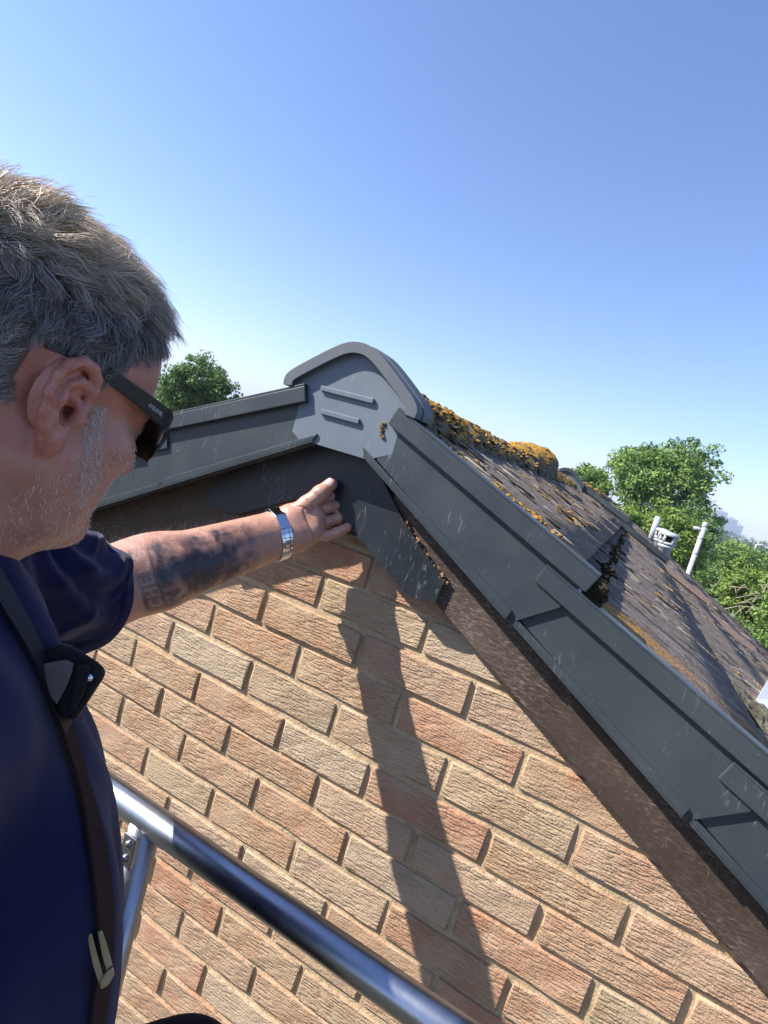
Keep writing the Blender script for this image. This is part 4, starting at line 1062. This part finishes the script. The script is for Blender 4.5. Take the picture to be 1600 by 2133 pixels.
sunlit_top = np.clip((root[:, 2] - .082 - .12 * root[:, 1]) / .04, 0, 1)[:, None]  # sunlight on the crown painted into the strand colour: tan top, dark sides
hc = (np.array([.065, .058, .055]) * (1 - sunlit_top) + np.array([.56, .43, .29]) * sunlit_top) * (1 - grey) + (np.array([.42, .41, .41]) * (1 - sunlit_top) + np.array([.76, .65, .50]) * sunlit_top) * grey
hc = hc * rng.uniform(.75, 1.25, (NS, 1))
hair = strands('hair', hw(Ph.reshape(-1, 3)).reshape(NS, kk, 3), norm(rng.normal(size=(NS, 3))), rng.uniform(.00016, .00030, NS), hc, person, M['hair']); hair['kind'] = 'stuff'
hair['label'] = 'tousled grey-brown hair, coloured paler on top as if sunlit'
# eyebrow-to-jaw stubble, white sideburn
def stubble(mask, n, L, cols_, rad_, name):
    p_ = farea * mask; p_ /= p_.sum(); pk = rng.choice(len(fcen), n, p=p_); rt = fcen[pk] + rng.normal(0, .0005, (n, 3)); nn = fnrm[pk]
    d = norm(np.array([0, .3, -1.0]) + .45 * rng.normal(size=(n, 3))); d = norm(d - (d * nn).sum(1, keepdims=True) * nn); ll = rng.uniform(.5, 1.3, n) * L
    t = np.linspace(0, 1, 3)[None, :, None]; P = rt[:, None] + ll[:, None, None] * (d[:, None] * t + nn[:, None] * (.55 * t - .15 * t * t))
    o = strands(name, hw(P.reshape(-1, 3)).reshape(n, 3, 3), norm(rng.normal(size=(n, 3))), np.full(n, rad_) * rng.uniform(.7, 1.3, n), cols_(n), person, M['hair']); o['kind'] = 'stuff'; return o
fx, fy, fz = fcen.T
bm_ = np.clip((-fz - .030 + .42 * np.clip(fy, -.05, .1)) / .02, 0, 1) * (fy > -.005) * (fz > -.12) * (~eark) * (fx > -.03)
sb = np.exp(-((fy - (.026 + .25 * np.clip(-fz - .0, 0, .1))) / .0085) ** 2) * np.clip((fz + .085) / .09, 0, 1) ** 1.3 * (fz < .012) * (fz > -.085) * (fx > 0) * (~eark)
stubble(np.clip(bm_ * .13 + sb * 2.4, 0, 3), 2600, .0038, lambda n: np.tile([.82, .76, .70], (n, 1)) * rng.uniform(.5, 1.15, (n, 1)), .00013, 'stubble')
stubble(((np.abs(fz - .030) < .006) & (fy > .070) & (fx > -.06)).astype(float), 500, .009, lambda n: np.tile([.10, .08, .07], (n, 1)), .00014, 'eyebrow')
# hair on the upper side of the forearm
fcA = Va[Qa].mean(1); fnA = norm(Na[Qa].mean(1)); sF = (fcA - E_) @ fa
mk = (sF > .0) & (sF < fl - .03) & (fnA @ upv > .1); idx = np.flatnonzero(mk); n = 900; pk = rng.choice(idx, n)
dA = norm(fa * .8 + upv * .3 + .6 * rng.normal(size=(n, 3))); ll = rng.uniform(.006, .016, n); t = np.linspace(0, 1, 5)[None, :, None]
P = fcA[pk][:, None] + ll[:, None, None] * (dA[:, None] * t + fnA[pk][:, None] * (.7 * t - .45 * t * t))
o = strands('arm_hair', P, norm(rng.normal(size=(n, 3))), np.full(n, .00011), np.tile([.10, .06, .04], (n, 1)), person, M['hair']); o['kind'] = 'stuff'
# thumb nail
th = HP['thumb']; td = norm(th[3] - th[2]); nn_ = norm(CAMC - th[3]); nn_ = norm(nn_ - (nn_ @ td) * td); nn_ = norm(nn_ + .55 * np.cross(nn_, td) * (1 if np.cross(nn_, td) @ upv > 0 else -1)); ns = np.cross(td, nn_)
vv = []; ff = []
for i in range(7):
    for j in range(7):
        a = (i / 6 - .5); b = (j / 6 - .5); rr2 = .0080; wdt = 1.0 if i < 5 else (.85 if i == 5 else .6)
        ph = b * 1.35 * wdt; vv.append(th[3] - td * .004 + td * (a * .0165) + (nn_ * math.cos(ph) + ns * math.sin(ph)) * (.0126 - .0003 * (i == 0)))
for i in range(6):
    for j in range(6): ff.append((i * 7 + j, i * 7 + j + 1, i * 7 + j + 8, i * 7 + j + 7))
mesh_obj('thumb_nail', vv, ff, M['nail'], person, True)

# -- shirt
SD = norm(E_ - LS)
f5 = Field(np.minimum.reduce([bl, LS - .12, E_ - .12, RS - .2, RE - .2]), np.maximum.reduce([bh, LS + .12, E_ + .12, RS + .2, RE + .2]), .0044)
build_torso(f5, .006)
f5.cone(NB + Lh * .10 + Zw * -.06, LS, .085, .082, .04); f5.cone(LS, E_ - SD * .035, .080, .073, .03)
f5.cone(LS + Zw * -.03, E_ - SD * .03 - upv * .012, .070, .064, .03)
f5.cone(RS + Lh * .03, RE + (RE - RS) * .03, .078, .074, .04)
# openings: neck and hems are cut square
Vs, Qs = f5.mesh(1)
Qs = orient(Vs, Qs, Vs.mean(0)); Ns = vnormals(Vs, Qs)
# folds
tS = (Vs - LS) @ SD; dAx = np.linalg.norm(Vs - (LS + SD * np.clip(tS, 0, .3)[:, None]), axis=1); sleeve = np.clip(tS / .1, 0, 1) * np.clip((.13 - dAx) / .03, 0, 1)
fold = .0050 * np.sin((Vs @ norm(Lh + .35 * Fh + .12 * Zw)) * 75 + 1.6 * vnoise(Vs * np.array([1, 1, .35]), 14, 6)) * np.clip(vnoise(Vs, 9, 7) + .5, 0, 1) + .0030 * vnoise(Vs * np.array([1, 1, .4]), 20, 8)
fold += sleeve * (.006 * np.sin((Vs @ norm(SD * .5 + upv)) * 120 + 3 * vnoise(Vs, 20, 9)))
low = np.clip(-(Vs - NB) @ Zw / .3, 0, 1); fold += low * .009 * np.sin((Vs @ norm(Lh + .5 * Fh)) * 45 + 1.3 * vnoise(Vs * np.array([1, 1, .4]), 10, 4))
rg = 1 - np.abs(vnoise(Vs * np.array([1, 1, .30]), 17, 12)); fold += .010 * np.clip(rg - .55, 0, 1) * np.clip(vnoise(Vs, 7, 13) + .6, 0, 1)
rs_ = 1 - np.abs(vnoise(Vs + SD * .0, 30, 14)); fold += sleeve * .011 * np.clip(rs_ - .6, 0, 1)
hd = -((Vs - (E_ - SD * .039)) @ norm(SD + .10 * upv)); nearhem = (np.linalg.norm(Vs - E_, axis=1) < .15)
fold = np.where(nearhem & (hd < .022), fold * .6 + .0016, fold); fold = np.where(nearhem & (np.abs(hd - .024) < .0028), fold - .0012, fold)
Vs = Vs + Ns * fold[:, None]
hem = E_ - SD * .005
cutp = ((Vs - (hem + SD * .0)) @ norm(SD * .9 + upv * .0)) < -.022 + .0 * tS
neckc = (Vs - (NB + Zw * .01 + Fh * .02)) @ norm(Zw * .8 - Fh * .25)
keepv = (neckc < .05)
Qk = Qs[keepv[Qs].all(1)]
me = fast_mesh('tshirt', Vs, Qk, M['shirt'], True); bmx = bmesh.new(); bmx.from_mesh(me)
def trim(center, radius, co, no):
    c_ = Vector(center); fs = [f for f in bmx.faces if (f.calc_center_median() - c_).length < radius]
    ge = set(fs)
    for f in fs: ge.update(f.edges); ge.update(f.verts)
    bmesh.ops.bisect_plane(bmx, geom=list(ge), plane_co=co, plane_no=no, clear_outer=True)
hemn = norm(SD + .10 * upv)
trim(E_, .16, hem - SD * .034, hemn)
trim(PEL, .5, PEL + Zw * -.02, -Zw)
bmesh.ops.delete(bmx, geom=[v for v in bmx.verts if not v.link_faces], context='VERTS')
bmesh.ops.recalc_face_normals(bmx, faces=bmx.faces)
bmx.to_mesh(me); bmx.free()
shirt = wobj('tshirt', me, person)
md = shirt.modifiers.new('thickness', 'SOLIDIFY'); md.thickness = .003; md.offset = -1
# trousers
f6 = Field(PEL - np.array([.3, .3, .75]), PEL + np.array([.42, .62, .3]), .011)
f6.ell(PEL + Zw * .02 + Fh * .03, (.172, .135, .13), np.stack([Lh, Fh, Zw]), 0)
for s in (1, -1):
    f6.chain([PEL + Lh * .085 * s - Zw * .05, PEL + Lh * .10 * s - Zw * .40 + Fh * .03, PEL + Lh * .11 * s - Zw * .69], [.092, .070, .060], .03)
KN = at_d(384, 2240, .60); f6.chain([PEL + Lh * .085 - Zw * .04, KN + Zw * -.03, KN - Zw * .40], [.09, .062, .055], .03)
Vp, Qp = f6.mesh(1); wobj('trousers', fast_mesh('trousers', Vp, orient(Vp, Qp, Vp.mean(0)), M['trouser'], True), person)

# -- sunglasses
sg = tag(empty('sunglasses', tuple(hw((0, .09, .01)))), 'black wraparound sunglasses on the man with white lettering on the temple', 'sunglasses')
def hobj(name, vl, fl_, mat, parent=sg, smooth=False): return mesh_obj(name, [hw(v) for v in vl], fl_, mat, parent, smooth)
def slab(path_, hts, th_, name, mat, parent=sg):
    """ribbon of local points (x,y,z) with half heights and thickness outward along x/y"""
    vv = []; ff = []; n = len(path_)
    for i, p in enumerate(path_):
        a = np.array(path_[max(i - 1, 0)]); b = np.array(path_[min(i + 1, n - 1)]); t = norm(b - a); o = norm(np.cross(t, (0, 0, 1)))
        if o[0] * p[0] + .3 * o[1] < 0: o = -o
        for dz, dt in ((-1, 0), (1, 0), (1, 1), (-1, 1)): vv.append(np.array(p) + np.array((0, 0, dz * hts[i])) + o * th_ * dt)
    for i in range(n - 1):
        for k in range(4): ff.append((i * 4 + k, i * 4 + (k + 1) % 4, i * 4 + 4 + (k + 1) % 4, i * 4 + 4 + k))
    ff += [(0, 1, 2, 3), tuple(4 * n - 1 - k for k in range(4))]
    o = hobj(name, vl=vv, fl_=ff, mat=mat, parent=parent)
    bmx = bmesh.new(); bmx.from_mesh(o.data); bmesh.ops.recalc_face_normals(bmx, faces=bmx.faces); bmesh.ops.bevel(bmx, geom=bmx.edges[:], offset=.0007, segments=2, affect='EDGES'); bmx.to_mesh(o.data); bmx.free()
    return o
for s in (1, -1):
    tmp = slab([(s * .0715, -.034, .038), (s * .0745, -.010, .041), (s * .0750, .012, .038), (s * .0748, .040, .033), (s * .074, .062, .029), (s * .0715, .082, .025), (s * .066, .094, .023)], [.0042, .0050, .0055, .0064, .0078, .0088, .0088], .0035, 'temple', M['black'])
    fr = slab([(s * .066, .0945, .021), (s * .056, .1035, .019), (s * .040, .1095, .018), (s * .020, .113, .018), (s * .006, .1145, .020)], [.0090, .0062, .0045, .0042, .0045], .004, 'frame_top', M['black'])
    # lens
    vv = []; ff = []; nu, nv = 12, 8
    for i in range(nu + 1):
        u = i / nu; xx = .007 + u * .060; yy = .1125 - 4.6 * (xx - .006) ** 2 * 1.05; hgt = .040 * (1 - .25 * (2 * u - 1) ** 4) * (1 if u < .75 else 1 - (u - .75) * .5)
        for j in range(nv + 1):
            v = j / nv; vv.append((s * xx, yy + .004 * math.sin(math.pi * v), .019 - v * hgt))
    for i in range(nu):
        for j in range(nv): ff.append((i * (nv + 1) + j, i * (nv + 1) + j + 1, (i + 1) * (nv + 1) + j + 1, (i + 1) * (nv + 1) + j))
    o = hobj('lens', vl=vv, fl_=ff, mat=M['lens'], smooth=True); o.modifiers.new('t', 'SOLIDIFY').thickness = .002
slab([(-.008, .1135, .012), (0, .116, .014), (.008, .1135, .012)], [.003, .003, .003], .004, 'bridge', M['black'])
# print on the right temple
tc = bpy.data.curves.new('temple_print', 'FONT'); tc.body = 'EYELEVEL'; tc.size = .0046; tc.align_x = 'CENTER'; tc.align_y = 'CENTER'
to = bpy.data.objects.new('tmp', tc); COL.objects.link(to); bpy.context.view_layer.update()
me = bpy.data.meshes.new_from_object(to.evaluated_get(bpy.context.evaluated_depsgraph_get())); bpy.data.objects.remove(to)
a3 = np.array((.0784, .060, .0290)); b3 = np.array((.0758, .081, .0255)); ux = norm(b3 - a3); uz = norm(np.array((0, 0, 1.0)) - ux * ux[2]); 
for v in me.vertices: c = (a3 + b3) / 2 + ux * v.co.x + uz * v.co.y; v.co = hw(c)
me.materials.append(M['lens_white']); wobj('print', me, sg)

# -- watch
wt = tag(empty('wristwatch', tuple(WR)), 'steel bracelet watch with polished clasp on the outstretched wrist', 'watch')
wc = WR - fa * .012; wd_ = norm(fa + upv * -.10); wu = norm(upv - (upv @ wd_) * wd_); wtow = np.cross(wd_, wu); wtow = wtow if wtow @ tow > 0 else -wtow
treeA = BVHTree.FromPolygons([tuple(v) for v in Va], [tuple(int(i) for i in q) for q in Qa])
def surf(c, d):
    h = treeA.ray_cast(Vector(c + d * .12), Vector(-d)); return np.array(h[0]) if h[0] is not None else c + d * .03
NL = 30
def link_box(a0, a1, w_, th_, name, parent, mat, lift=.0008):
    vv = []
    for a in (a0, (a0 + a1) / 2, a1):
        d = wu * math.sin(a) + wtow * math.cos(a); p = surf(wc, d); r_ = np.linalg.norm((p - wc)) + lift
        for sx in (-1, 1):
            for rr3 in (0, th_): vv.append(wc + d * (r_ + rr3) + wd_ * sx * w_ / 2)
    ff = []
    for i in (0, 4): ff += [(i, i + 1, i + 5, i + 4), (i + 2, i + 6, i + 7, i + 3), (i + 1, i + 3, i + 7, i + 5), (i, i + 4, i + 6, i + 2)]
    ff += [(0, 2, 3, 1), (8, 9, 11, 10)]
    o = mesh_obj(name, vv, ff, mat, parent); bmx = bmesh.new(); bmx.from_mesh(o.data); bmesh.ops.recalc_face_normals(bmx, faces=bmx.faces); bmesh.ops.bevel(bmx, geom=bmx.edges[:], offset=.0005, segments=2, affect='EDGES'); bmx.to_mesh(o.data); bmx.free(); return o
a = rad(-75)
cl0, cl1 = rad(8), rad(75)
def alink(a0, a1):
    for off, w_ in ((-.0072, .0052), (0, .0084), (.0072, .0052)):
        global wc
        sv = wc; wc = wc + wd_ * off; o = link_box(a0, a1 - .02 + (.03 if w_ > .005 else 0) * 0, w_, .0028, 'bracelet_link', wt, M['steel']); wc = sv
st_ = rad(11.5)
ang_ = cl0 - st_
while ang_ > rad(-200): alink(ang_, ang_ + st_); ang_ -= st_
ang_ = cl1
while ang_ < rad(120): alink(ang_, ang_ + st_); ang_ += st_
link_box(cl0, cl1, .0205, .0045, 'clasp', wt, M['steel'])
bm = bmesh.new(); dcase = wu * math.sin(rad(140)) + wtow * math.cos(rad(140)); pc = surf(wc, dcase)
rot = Vector(dcase).to_track_quat('Z', 'Y').to_matrix().to_4x4()
bmesh.ops.create_cone(bm, segments=32, radius1=.019, radius2=.018, depth=.010, cap_ends=True, matrix=Matrix.Translation(pc + dcase * .004) @ rot); bm_obj('watch_case', bm, M['steel'], wt, True)

# -- strap with pouch and buckle over the chest (follows the shirt surface)
treeS = BVHTree.FromPolygons([tuple(v) for v in Vs], [tuple(int(i) for i in q) for q in Qk])
def onshirt(u, v, lift=.004):
    d = ray(u, v); d = d / np.linalg.norm(d); h = treeS.ray_cast(Vector(CAMC), Vector(d))
    if h[0] is None: return None, None
    n = np.array(h[1]); n = n if n @ d < 0 else -n
    return np.array(h[0]) + n * lift, n
strap = tag(empty('shoulder_strap', tuple(NB + Fh * .15 - Zw * .2)), 'dark brown webbing strap running down the front of the navy shirt', 'strap')
sp = []
for u, v in [(-40, 1180), (0, 1248), (36, 1310), (70, 1380), (100, 1450), (126, 1520), (150, 1600), (172, 1680), (190, 1760), (202, 1840), (210, 1920), (208, 1990), (200, 2070), (192, 2140)]:
    p, n = onshirt(u, v)
    if p is not None: sp.append((p, n))
def ribbon(sp_, w2, name, mat):
    vv = []; ff = []
    for i, (p, n) in enumerate(sp_):
        t = norm(sp_[min(i + 1, len(sp_) - 1)][0] - sp_[max(i - 1, 0)][0]); sd = norm(np.cross(t, n))
        for a_, b_ in ((-1, 0), (1, 0), (1, .0025), (-1, .0025)): vv.append(p + sd * w2 * a_ + n * b_)
    for i in range(len(sp_) - 1):
        for k in range(4): ff.append((i * 4 + k, i * 4 + (k + 1) % 4, i * 4 + 4 + (k + 1) % 4, i * 4 + 4 + k))
    return mesh_obj(name, vv, ff, mat, strap)
ribbon(sp[:6], .0075, 'upper_webbing', M['leather']); ribbon(sp[5:], .0085, 'lower_webbing', M['strap'])

sh0, _ = onshirt(95, 1430); dp = float(CAMR[2] @ (sh0 - CAMC)) if sh0 is not None else .5
def pixprism(bm, px, d0, d1): quadprism(bm, [tuple(at_d(u, v, d0)) for u, v in px], [tuple(at_d(u, v, d1)) for u, v in px])
pouch = tag(empty('belt_pouch', tuple(at_d(150, 1430, dp))), 'black leather pouch with pale flap clipped to the chest strap', 'pouch')
bm = bmesh.new(); pixprism(bm, [(92, 1352), (128, 1340), (152, 1345), (205, 1380), (220, 1394), (219, 1408), (158, 1502), (128, 1490), (100, 1430)], dp - .006, dp + .022); bm_obj('pouch_body', bm, M['leather'], pouch, bevel=.003)
bm = bmesh.new(); pixprism(bm, [(86, 1384), (112, 1378), (138, 1374), (154, 1382), (150, 1402), (136, 1436), (118, 1468), (104, 1450)], dp - .010, dp - .0075); bm_obj('flap', bm, M['pale'], pouch, bevel=.001)
bm = bmesh.new(); pixprism(bm, [(158, 1386), (184, 1384), (190, 1392), (176, 1440), (156, 1480), (140, 1478), (160, 1430)], dp - .012, dp - .008); bm_obj('closing_strap', bm, M['leather'], pouch, bevel=.001)
bm = bmesh.new(); bmesh.ops.create_uvsphere(bm, u_segments=16, v_segments=10, radius=.0032, matrix=Matrix.Translation(at_d(186, 1411, dp - .008))); bm_obj('stud', bm, M['steel'], pouch, True)
sh1, _ = onshirt(205, 1990); db = (float(CAMR[2] @ (sh1 - CAMC)) if sh1 is not None else .5) - .008
bk = tag(empty('strap_buckle', tuple(at_d(205, 1990, db))), 'pale brass strap buckle with two prongs low on the navy shirt', 'buckle')
for px in ([(180, 1948), (191, 1944), (206, 2000), (216, 2036), (206, 2050), (194, 2012)], [(203, 1940), (213, 1938), (226, 1978), (235, 2012), (222, 2024), (212, 1986)]):
    bm = bmesh.new(); pixprism(bm, px, db - .004, db + .003); bm_obj('prong', bm, M['gold'], bk, bevel=.0008)
bm = bmesh.new(); pixprism(bm, [(206, 2044), (222, 2022), (236, 2014), (239, 2030), (226, 2052), (210, 2062)], db - .006, db + .003); bm_obj('hook', bm, M['gold'], bk, bevel=.0012)

# ================================================================== TREES
def leaf_cloud(centers, radii, per, size, seed, flat=.5):
    g = np.random.default_rng(seed); C = np.repeat(np.asarray(centers), per, axis=0); Rr_ = np.repeat(np.asarray(radii), per)
    n = len(C); d = norm(g.normal(size=(n, 3))); rr_ = Rr_ * g.random(n) ** .45; P = C + d * rr_[:, None] * np.array([1, 1, .72])
    N = norm(d * .6 + np.array([0, 0, flat]) + .7 * g.normal(size=(n, 3))); T = norm(np.cross(N, g.normal(size=(n, 3)))); B = np.cross(N, T)
    s = size * g.uniform(.55, 1.35, n)[:, None]
    V = np.stack([P - T * s, P + B * s * .55 + N * s * .12, P + T * s, P - B * s * .55 + N * s * .12], 1).reshape(-1, 3)
    Q = np.arange(4 * n).reshape(-1, 4)
    tone = np.repeat(np.clip(np.repeat(g.normal(.45, .2, len(centers)), per) + g.normal(0, .2, n), 0, 1), 4)
    return V, Q, np.stack([tone] * 3, 1)
def tree(name, label, c, r, mat, seed, nclump=90, per=70, size=.10, clump=.32, group='trees beyond the roofs', trunk=.16, shell=.55, lobes=5):
    """crown of leaf clumps carried on limbs; c = crown centre, r = radii"""
    g = np.random.default_rng(seed); c = np.array(c); r = np.array(r, float)
    t = tag(empty(name, (c[0], c[1], GZ)), label, 'tree', group)
    ld = norm(g.normal(size=(lobes, 3))); lob = [c] + [c + ld[i] * r * .52 for i in range(lobes)]
    cen = []; rds = []
    for i in range(nclump):
        k = g.integers(0, len(lob)); d = norm(g.normal(size=3)); q = lob[k] + d * r * (.72 if k == 0 else .50) * g.uniform(shell, 1.05)
        cen.append(q); rds.append(clump * r.mean() * g.uniform(.45, 1.0))
    V, Q, cc = leaf_cloud(cen, rds, per, size, seed + 1)
    wobj('crown', fast_mesh('crown', V, Q, mat, False, cc), t)
    bm = bmesh.new(); base = np.array([c[0], c[1], GZ]); top = c + np.array([0, 0, -.1 * r[2]])
    tube(bm, [tuple(base), tuple(base * .5 + top * .5 + np.array([.1, 0, 0])), tuple(top)], [trunk, trunk * .8, trunk * .45], 10)
    bm_obj('trunk', bm, M['bark'], t, True)
    for i in range(9):
        q = cen[g.integers(0, len(cen))]; p = base + (top - base) * g.uniform(.72, 1.0)
        bm = bmesh.new(); tube(bm, [tuple(p), tuple((p + q) / 2 + np.array([0, 0, .12 * r[2]])), tuple(q)], [trunk * .38, trunk * .25, trunk * .08], 7); bm_obj('limb', bm, M['bark'], t, True)
    return t
tree('broadleaf_tree', 'tall mid-green tree standing highest behind the roofs', at_d(1390, 1008, 30), (3.15, 3.0, 2.85), M['leafA'], 1, 260, 95, .10, .24, lobes=8)
tree('broadleaf_tree', 'smaller green tree left of the tall one, just above the ridge', at_d(1240, 1022, 33), (2.3, 2.0, 1.9), M['leafA'], 2, 120, 85, .10, .28)
tree('broadleaf_tree', 'bright yellow-green bushy tree behind the flue cowls', at_d(1365, 1108, 22), (1.9, 1.6, 1.6), M['leafB'], 3, 150, 90, .07, .27)
tree('broadleaf_tree', 'dark green tree crown behind the white pole', at_d(1432, 1140, 26), (1.7, 1.6, 1.8), M['leafC'], 4, 120, 80, .08, .28)
tree('broadleaf_tree', 'rounded green tree at the lower right beyond the tiles', at_d(1570, 1235, 15), (1.15, 1.2, 1.0), M['leafB'], 5, 110, 90, .05, .28)
tree('broadleaf_tree', 'deep green tree lowest at the right edge of the roof', at_d(1630, 1330, 12), (1.2, 1.2, 1.0), M['leafA'], 6, 100, 90, .045, .28)
tree('broadleaf_tree', 'mid-green tree against the far woods at the right edge', at_d(1560, 1170, 34), (2.6, 2.6, 1.3), M['leafA'], 7, 90, 80, .10, .30)
tree('broadleaf_tree', 'bushy green tree touching the far tiles at the right', at_d(1500, 1240, 19), (1.3, 1.3, 1.1), M['leafC'], 13, 90, 80, .06, .30)
tree('broadleaf_tree', 'dense green tree above the left verge beside the sunglasses', at_d(416, 812, 24), (1.85, 1.7, 1.85), M['leafC'], 8, 200, 95, .07, .26, group='trees beyond the roofs')
# bare pale twigs in the lower right trees
bm = bmesh.new(); rr = random.Random(2)
for i in range(26):
    p = Vector(at_d(rr.uniform(1480, 1600), rr.uniform(1210, 1300), rr.uniform(12.5, 14))); d = Vector((rr.uniform(-.2, .9), rr.uniform(-.3, .3), rr.uniform(-.1, .6)))
    tube(bm, [p, p + d * .35 + Vector((0, 0, .08)), p + d * .8 + Vector((0, 0, .0))], [.012, .009, .004], 5)
tw = bm_obj('twigs', bm, M['twig'], None); tag(tw, 'pale bare twigs among the lower right foliage', 'twigs', kind='stuff')
# far woods
g = np.random.default_rng(21); cen = []; rds = []
for i in range(900):
    D = g.uniform(60, 420); u = g.uniform(1300, 1900); base = at_d(u, 1066.5, D)
    x_, y_ = base[0], base[1]; h = 3.0 + 2.2 * math.sin(x_ * .11) * math.sin(y_ * .05) + D * .016
    cen.append((x_, y_, GZ + h * g.uniform(.3, 1.0))); rds.append(g.uniform(1.6, 3.4))
for i in range(260):
    D = g.uniform(60, 300); u = g.uniform(-300, 700); base = at_d(u, 900, D); cen.append((base[0], base[1], GZ + 3.2 * g.uniform(.2, 1))); rds.append(g.uniform(1.5, 3))
V, Q, cc = leaf_cloud(cen, rds, 60, .42, 22)
tag(wobj('far_woods', fast_mesh('far_woods', V, Q, M['leafD'], False, cc), None), 'hazy green woods stretching to the skyline', 'woods', kind='stuff')

# ================================================================== POLE, LAMP, TOWERS
ptop = at_d(1471, 1088, 10.6); pole = tag(empty('white_pole', (ptop[0], ptop[1], GZ)), 'white pole with a short side arm rising past the far roof edge', 'pole')
bm = bmesh.new(); tube(bm, [(ptop[0], ptop[1], GZ), (ptop[0], ptop[1], ptop[2])], .042, 16); bm_obj('shaft', bm, M['white'], pole, True)
bm = bmesh.new(); lathe(bm, (ptop[0], ptop[1], ptop[2] - .09), [(.046, 0), (.051, .01), (.051, .06), (.04, .09)], 16); bm_obj('top_cap', bm, M['greyp'], pole, True)
bm = bmesh.new(); tube(bm, [(ptop[0], ptop[1], ptop[2] - .17), (ptop[0] - .10, ptop[1], ptop[2] - .15), (ptop[0] - .17, ptop[1], ptop[2] - .16)], [.03, .032, .03], 12); bm_obj('side_arm', bm, M['white'], pole, True)
for dz in (-.32, -.62): 
    bm = bmesh.new(); lathe(bm, (ptop[0], ptop[1], ptop[2] + dz), [(.043, 0), (.048, .005), (.048, .03), (.043, .035)], 16); bm_obj('band', bm, M['greyp'], pole, True)
lp = at_d(1576, 1134, 75); lamp = tag(empty('street_lamp', (lp[0], lp[1], GZ)), 'small pale street lamp standing among the distant trees', 'street lamp')
bm = bmesh.new(); tube(bm, [(lp[0], lp[1], GZ), (lp[0], lp[1], lp[2])], .10, 8); bm_obj('post', bm, M['white'], lamp, True)
bm = bmesh.new(); tube(bm, [(lp[0], lp[1], lp[2]), (lp[0] + .6, lp[1], lp[2] + .12), (lp[0] + 1.1, lp[1], lp[2] + .06)], .09, 8); bm_obj('bracket', bm, M['white'], lamp, True)
bm = bmesh.new(); box(bm, (lp[0] + 1.0, lp[1] - .15, lp[2] - .15), (lp[0] + 1.6, lp[1] + .15, lp[2] + .1)); bm_obj('lantern', bm, M['white'], lamp, bevel=.03)
for (u, v, D, wd, lab) in ((1503, 1064, 1500, 34, 'taller hazy tower block on the skyline, on the left'), (1526, 1080, 1560, 30, 'shorter hazy tower block on the skyline, right of the tallest'), (1542, 1094, 1700, 20, 'lowest hazy tower block on the skyline, on the right')):
    tp = at_d(u, v, D); tw_ = tag(empty('tower_block', (tp[0], tp[1], GZ)), lab, 'tower')
    bm = bmesh.new(); box(bm, (tp[0] - wd / 2, tp[1], GZ), (tp[0] + wd / 2, tp[1] + 26, tp[2])); bm_obj('tower_body', bm, M['concrete'], tw_)
    for k in range(6):
        x0 = tp[0] - wd / 2 + wd * (k + .2) / 6
        bm = bmesh.new(); box(bm, (x0, tp[1] - .6, GZ + 4), (x0 + wd / 9, tp[1] - .02, tp[2] - 3)); bm_obj('window_bay', bm, M['glass'], tw_)
    bm = bmesh.new(); box(bm, (tp[0] - wd / 5, tp[1] + 6, tp[2]), (tp[0] + wd / 6, tp[1] + 18, tp[2] + 4)); bm_obj('roof_plant', bm, M['concrete'], tw_)

# ================================================================== HAZE
hm_ = bpy.data.materials.new('haze'); hm_.use_nodes = True; ht = hm_.node_tree
for n in list(ht.nodes):
    if n.type == 'BSDF_PRINCIPLED': ht.nodes.remove(n)
pv = ht.nodes.new('ShaderNodeVolumePrincipled'); pv.inputs['Color'].default_value = (.70, .82, 1.0, 1); pv.inputs['Density'].default_value = HAZE; pv.inputs['Anisotropy'].default_value = .1
ht.links.new(pv.outputs[0], ht.nodes['Material Output'].inputs['Volume'])
bm = bmesh.new(); box(bm, (-2600, -2600, GZ - 1), (2600, 2600, 75)); tag(bm_obj('haze', bm, hm_), kind='stuff')
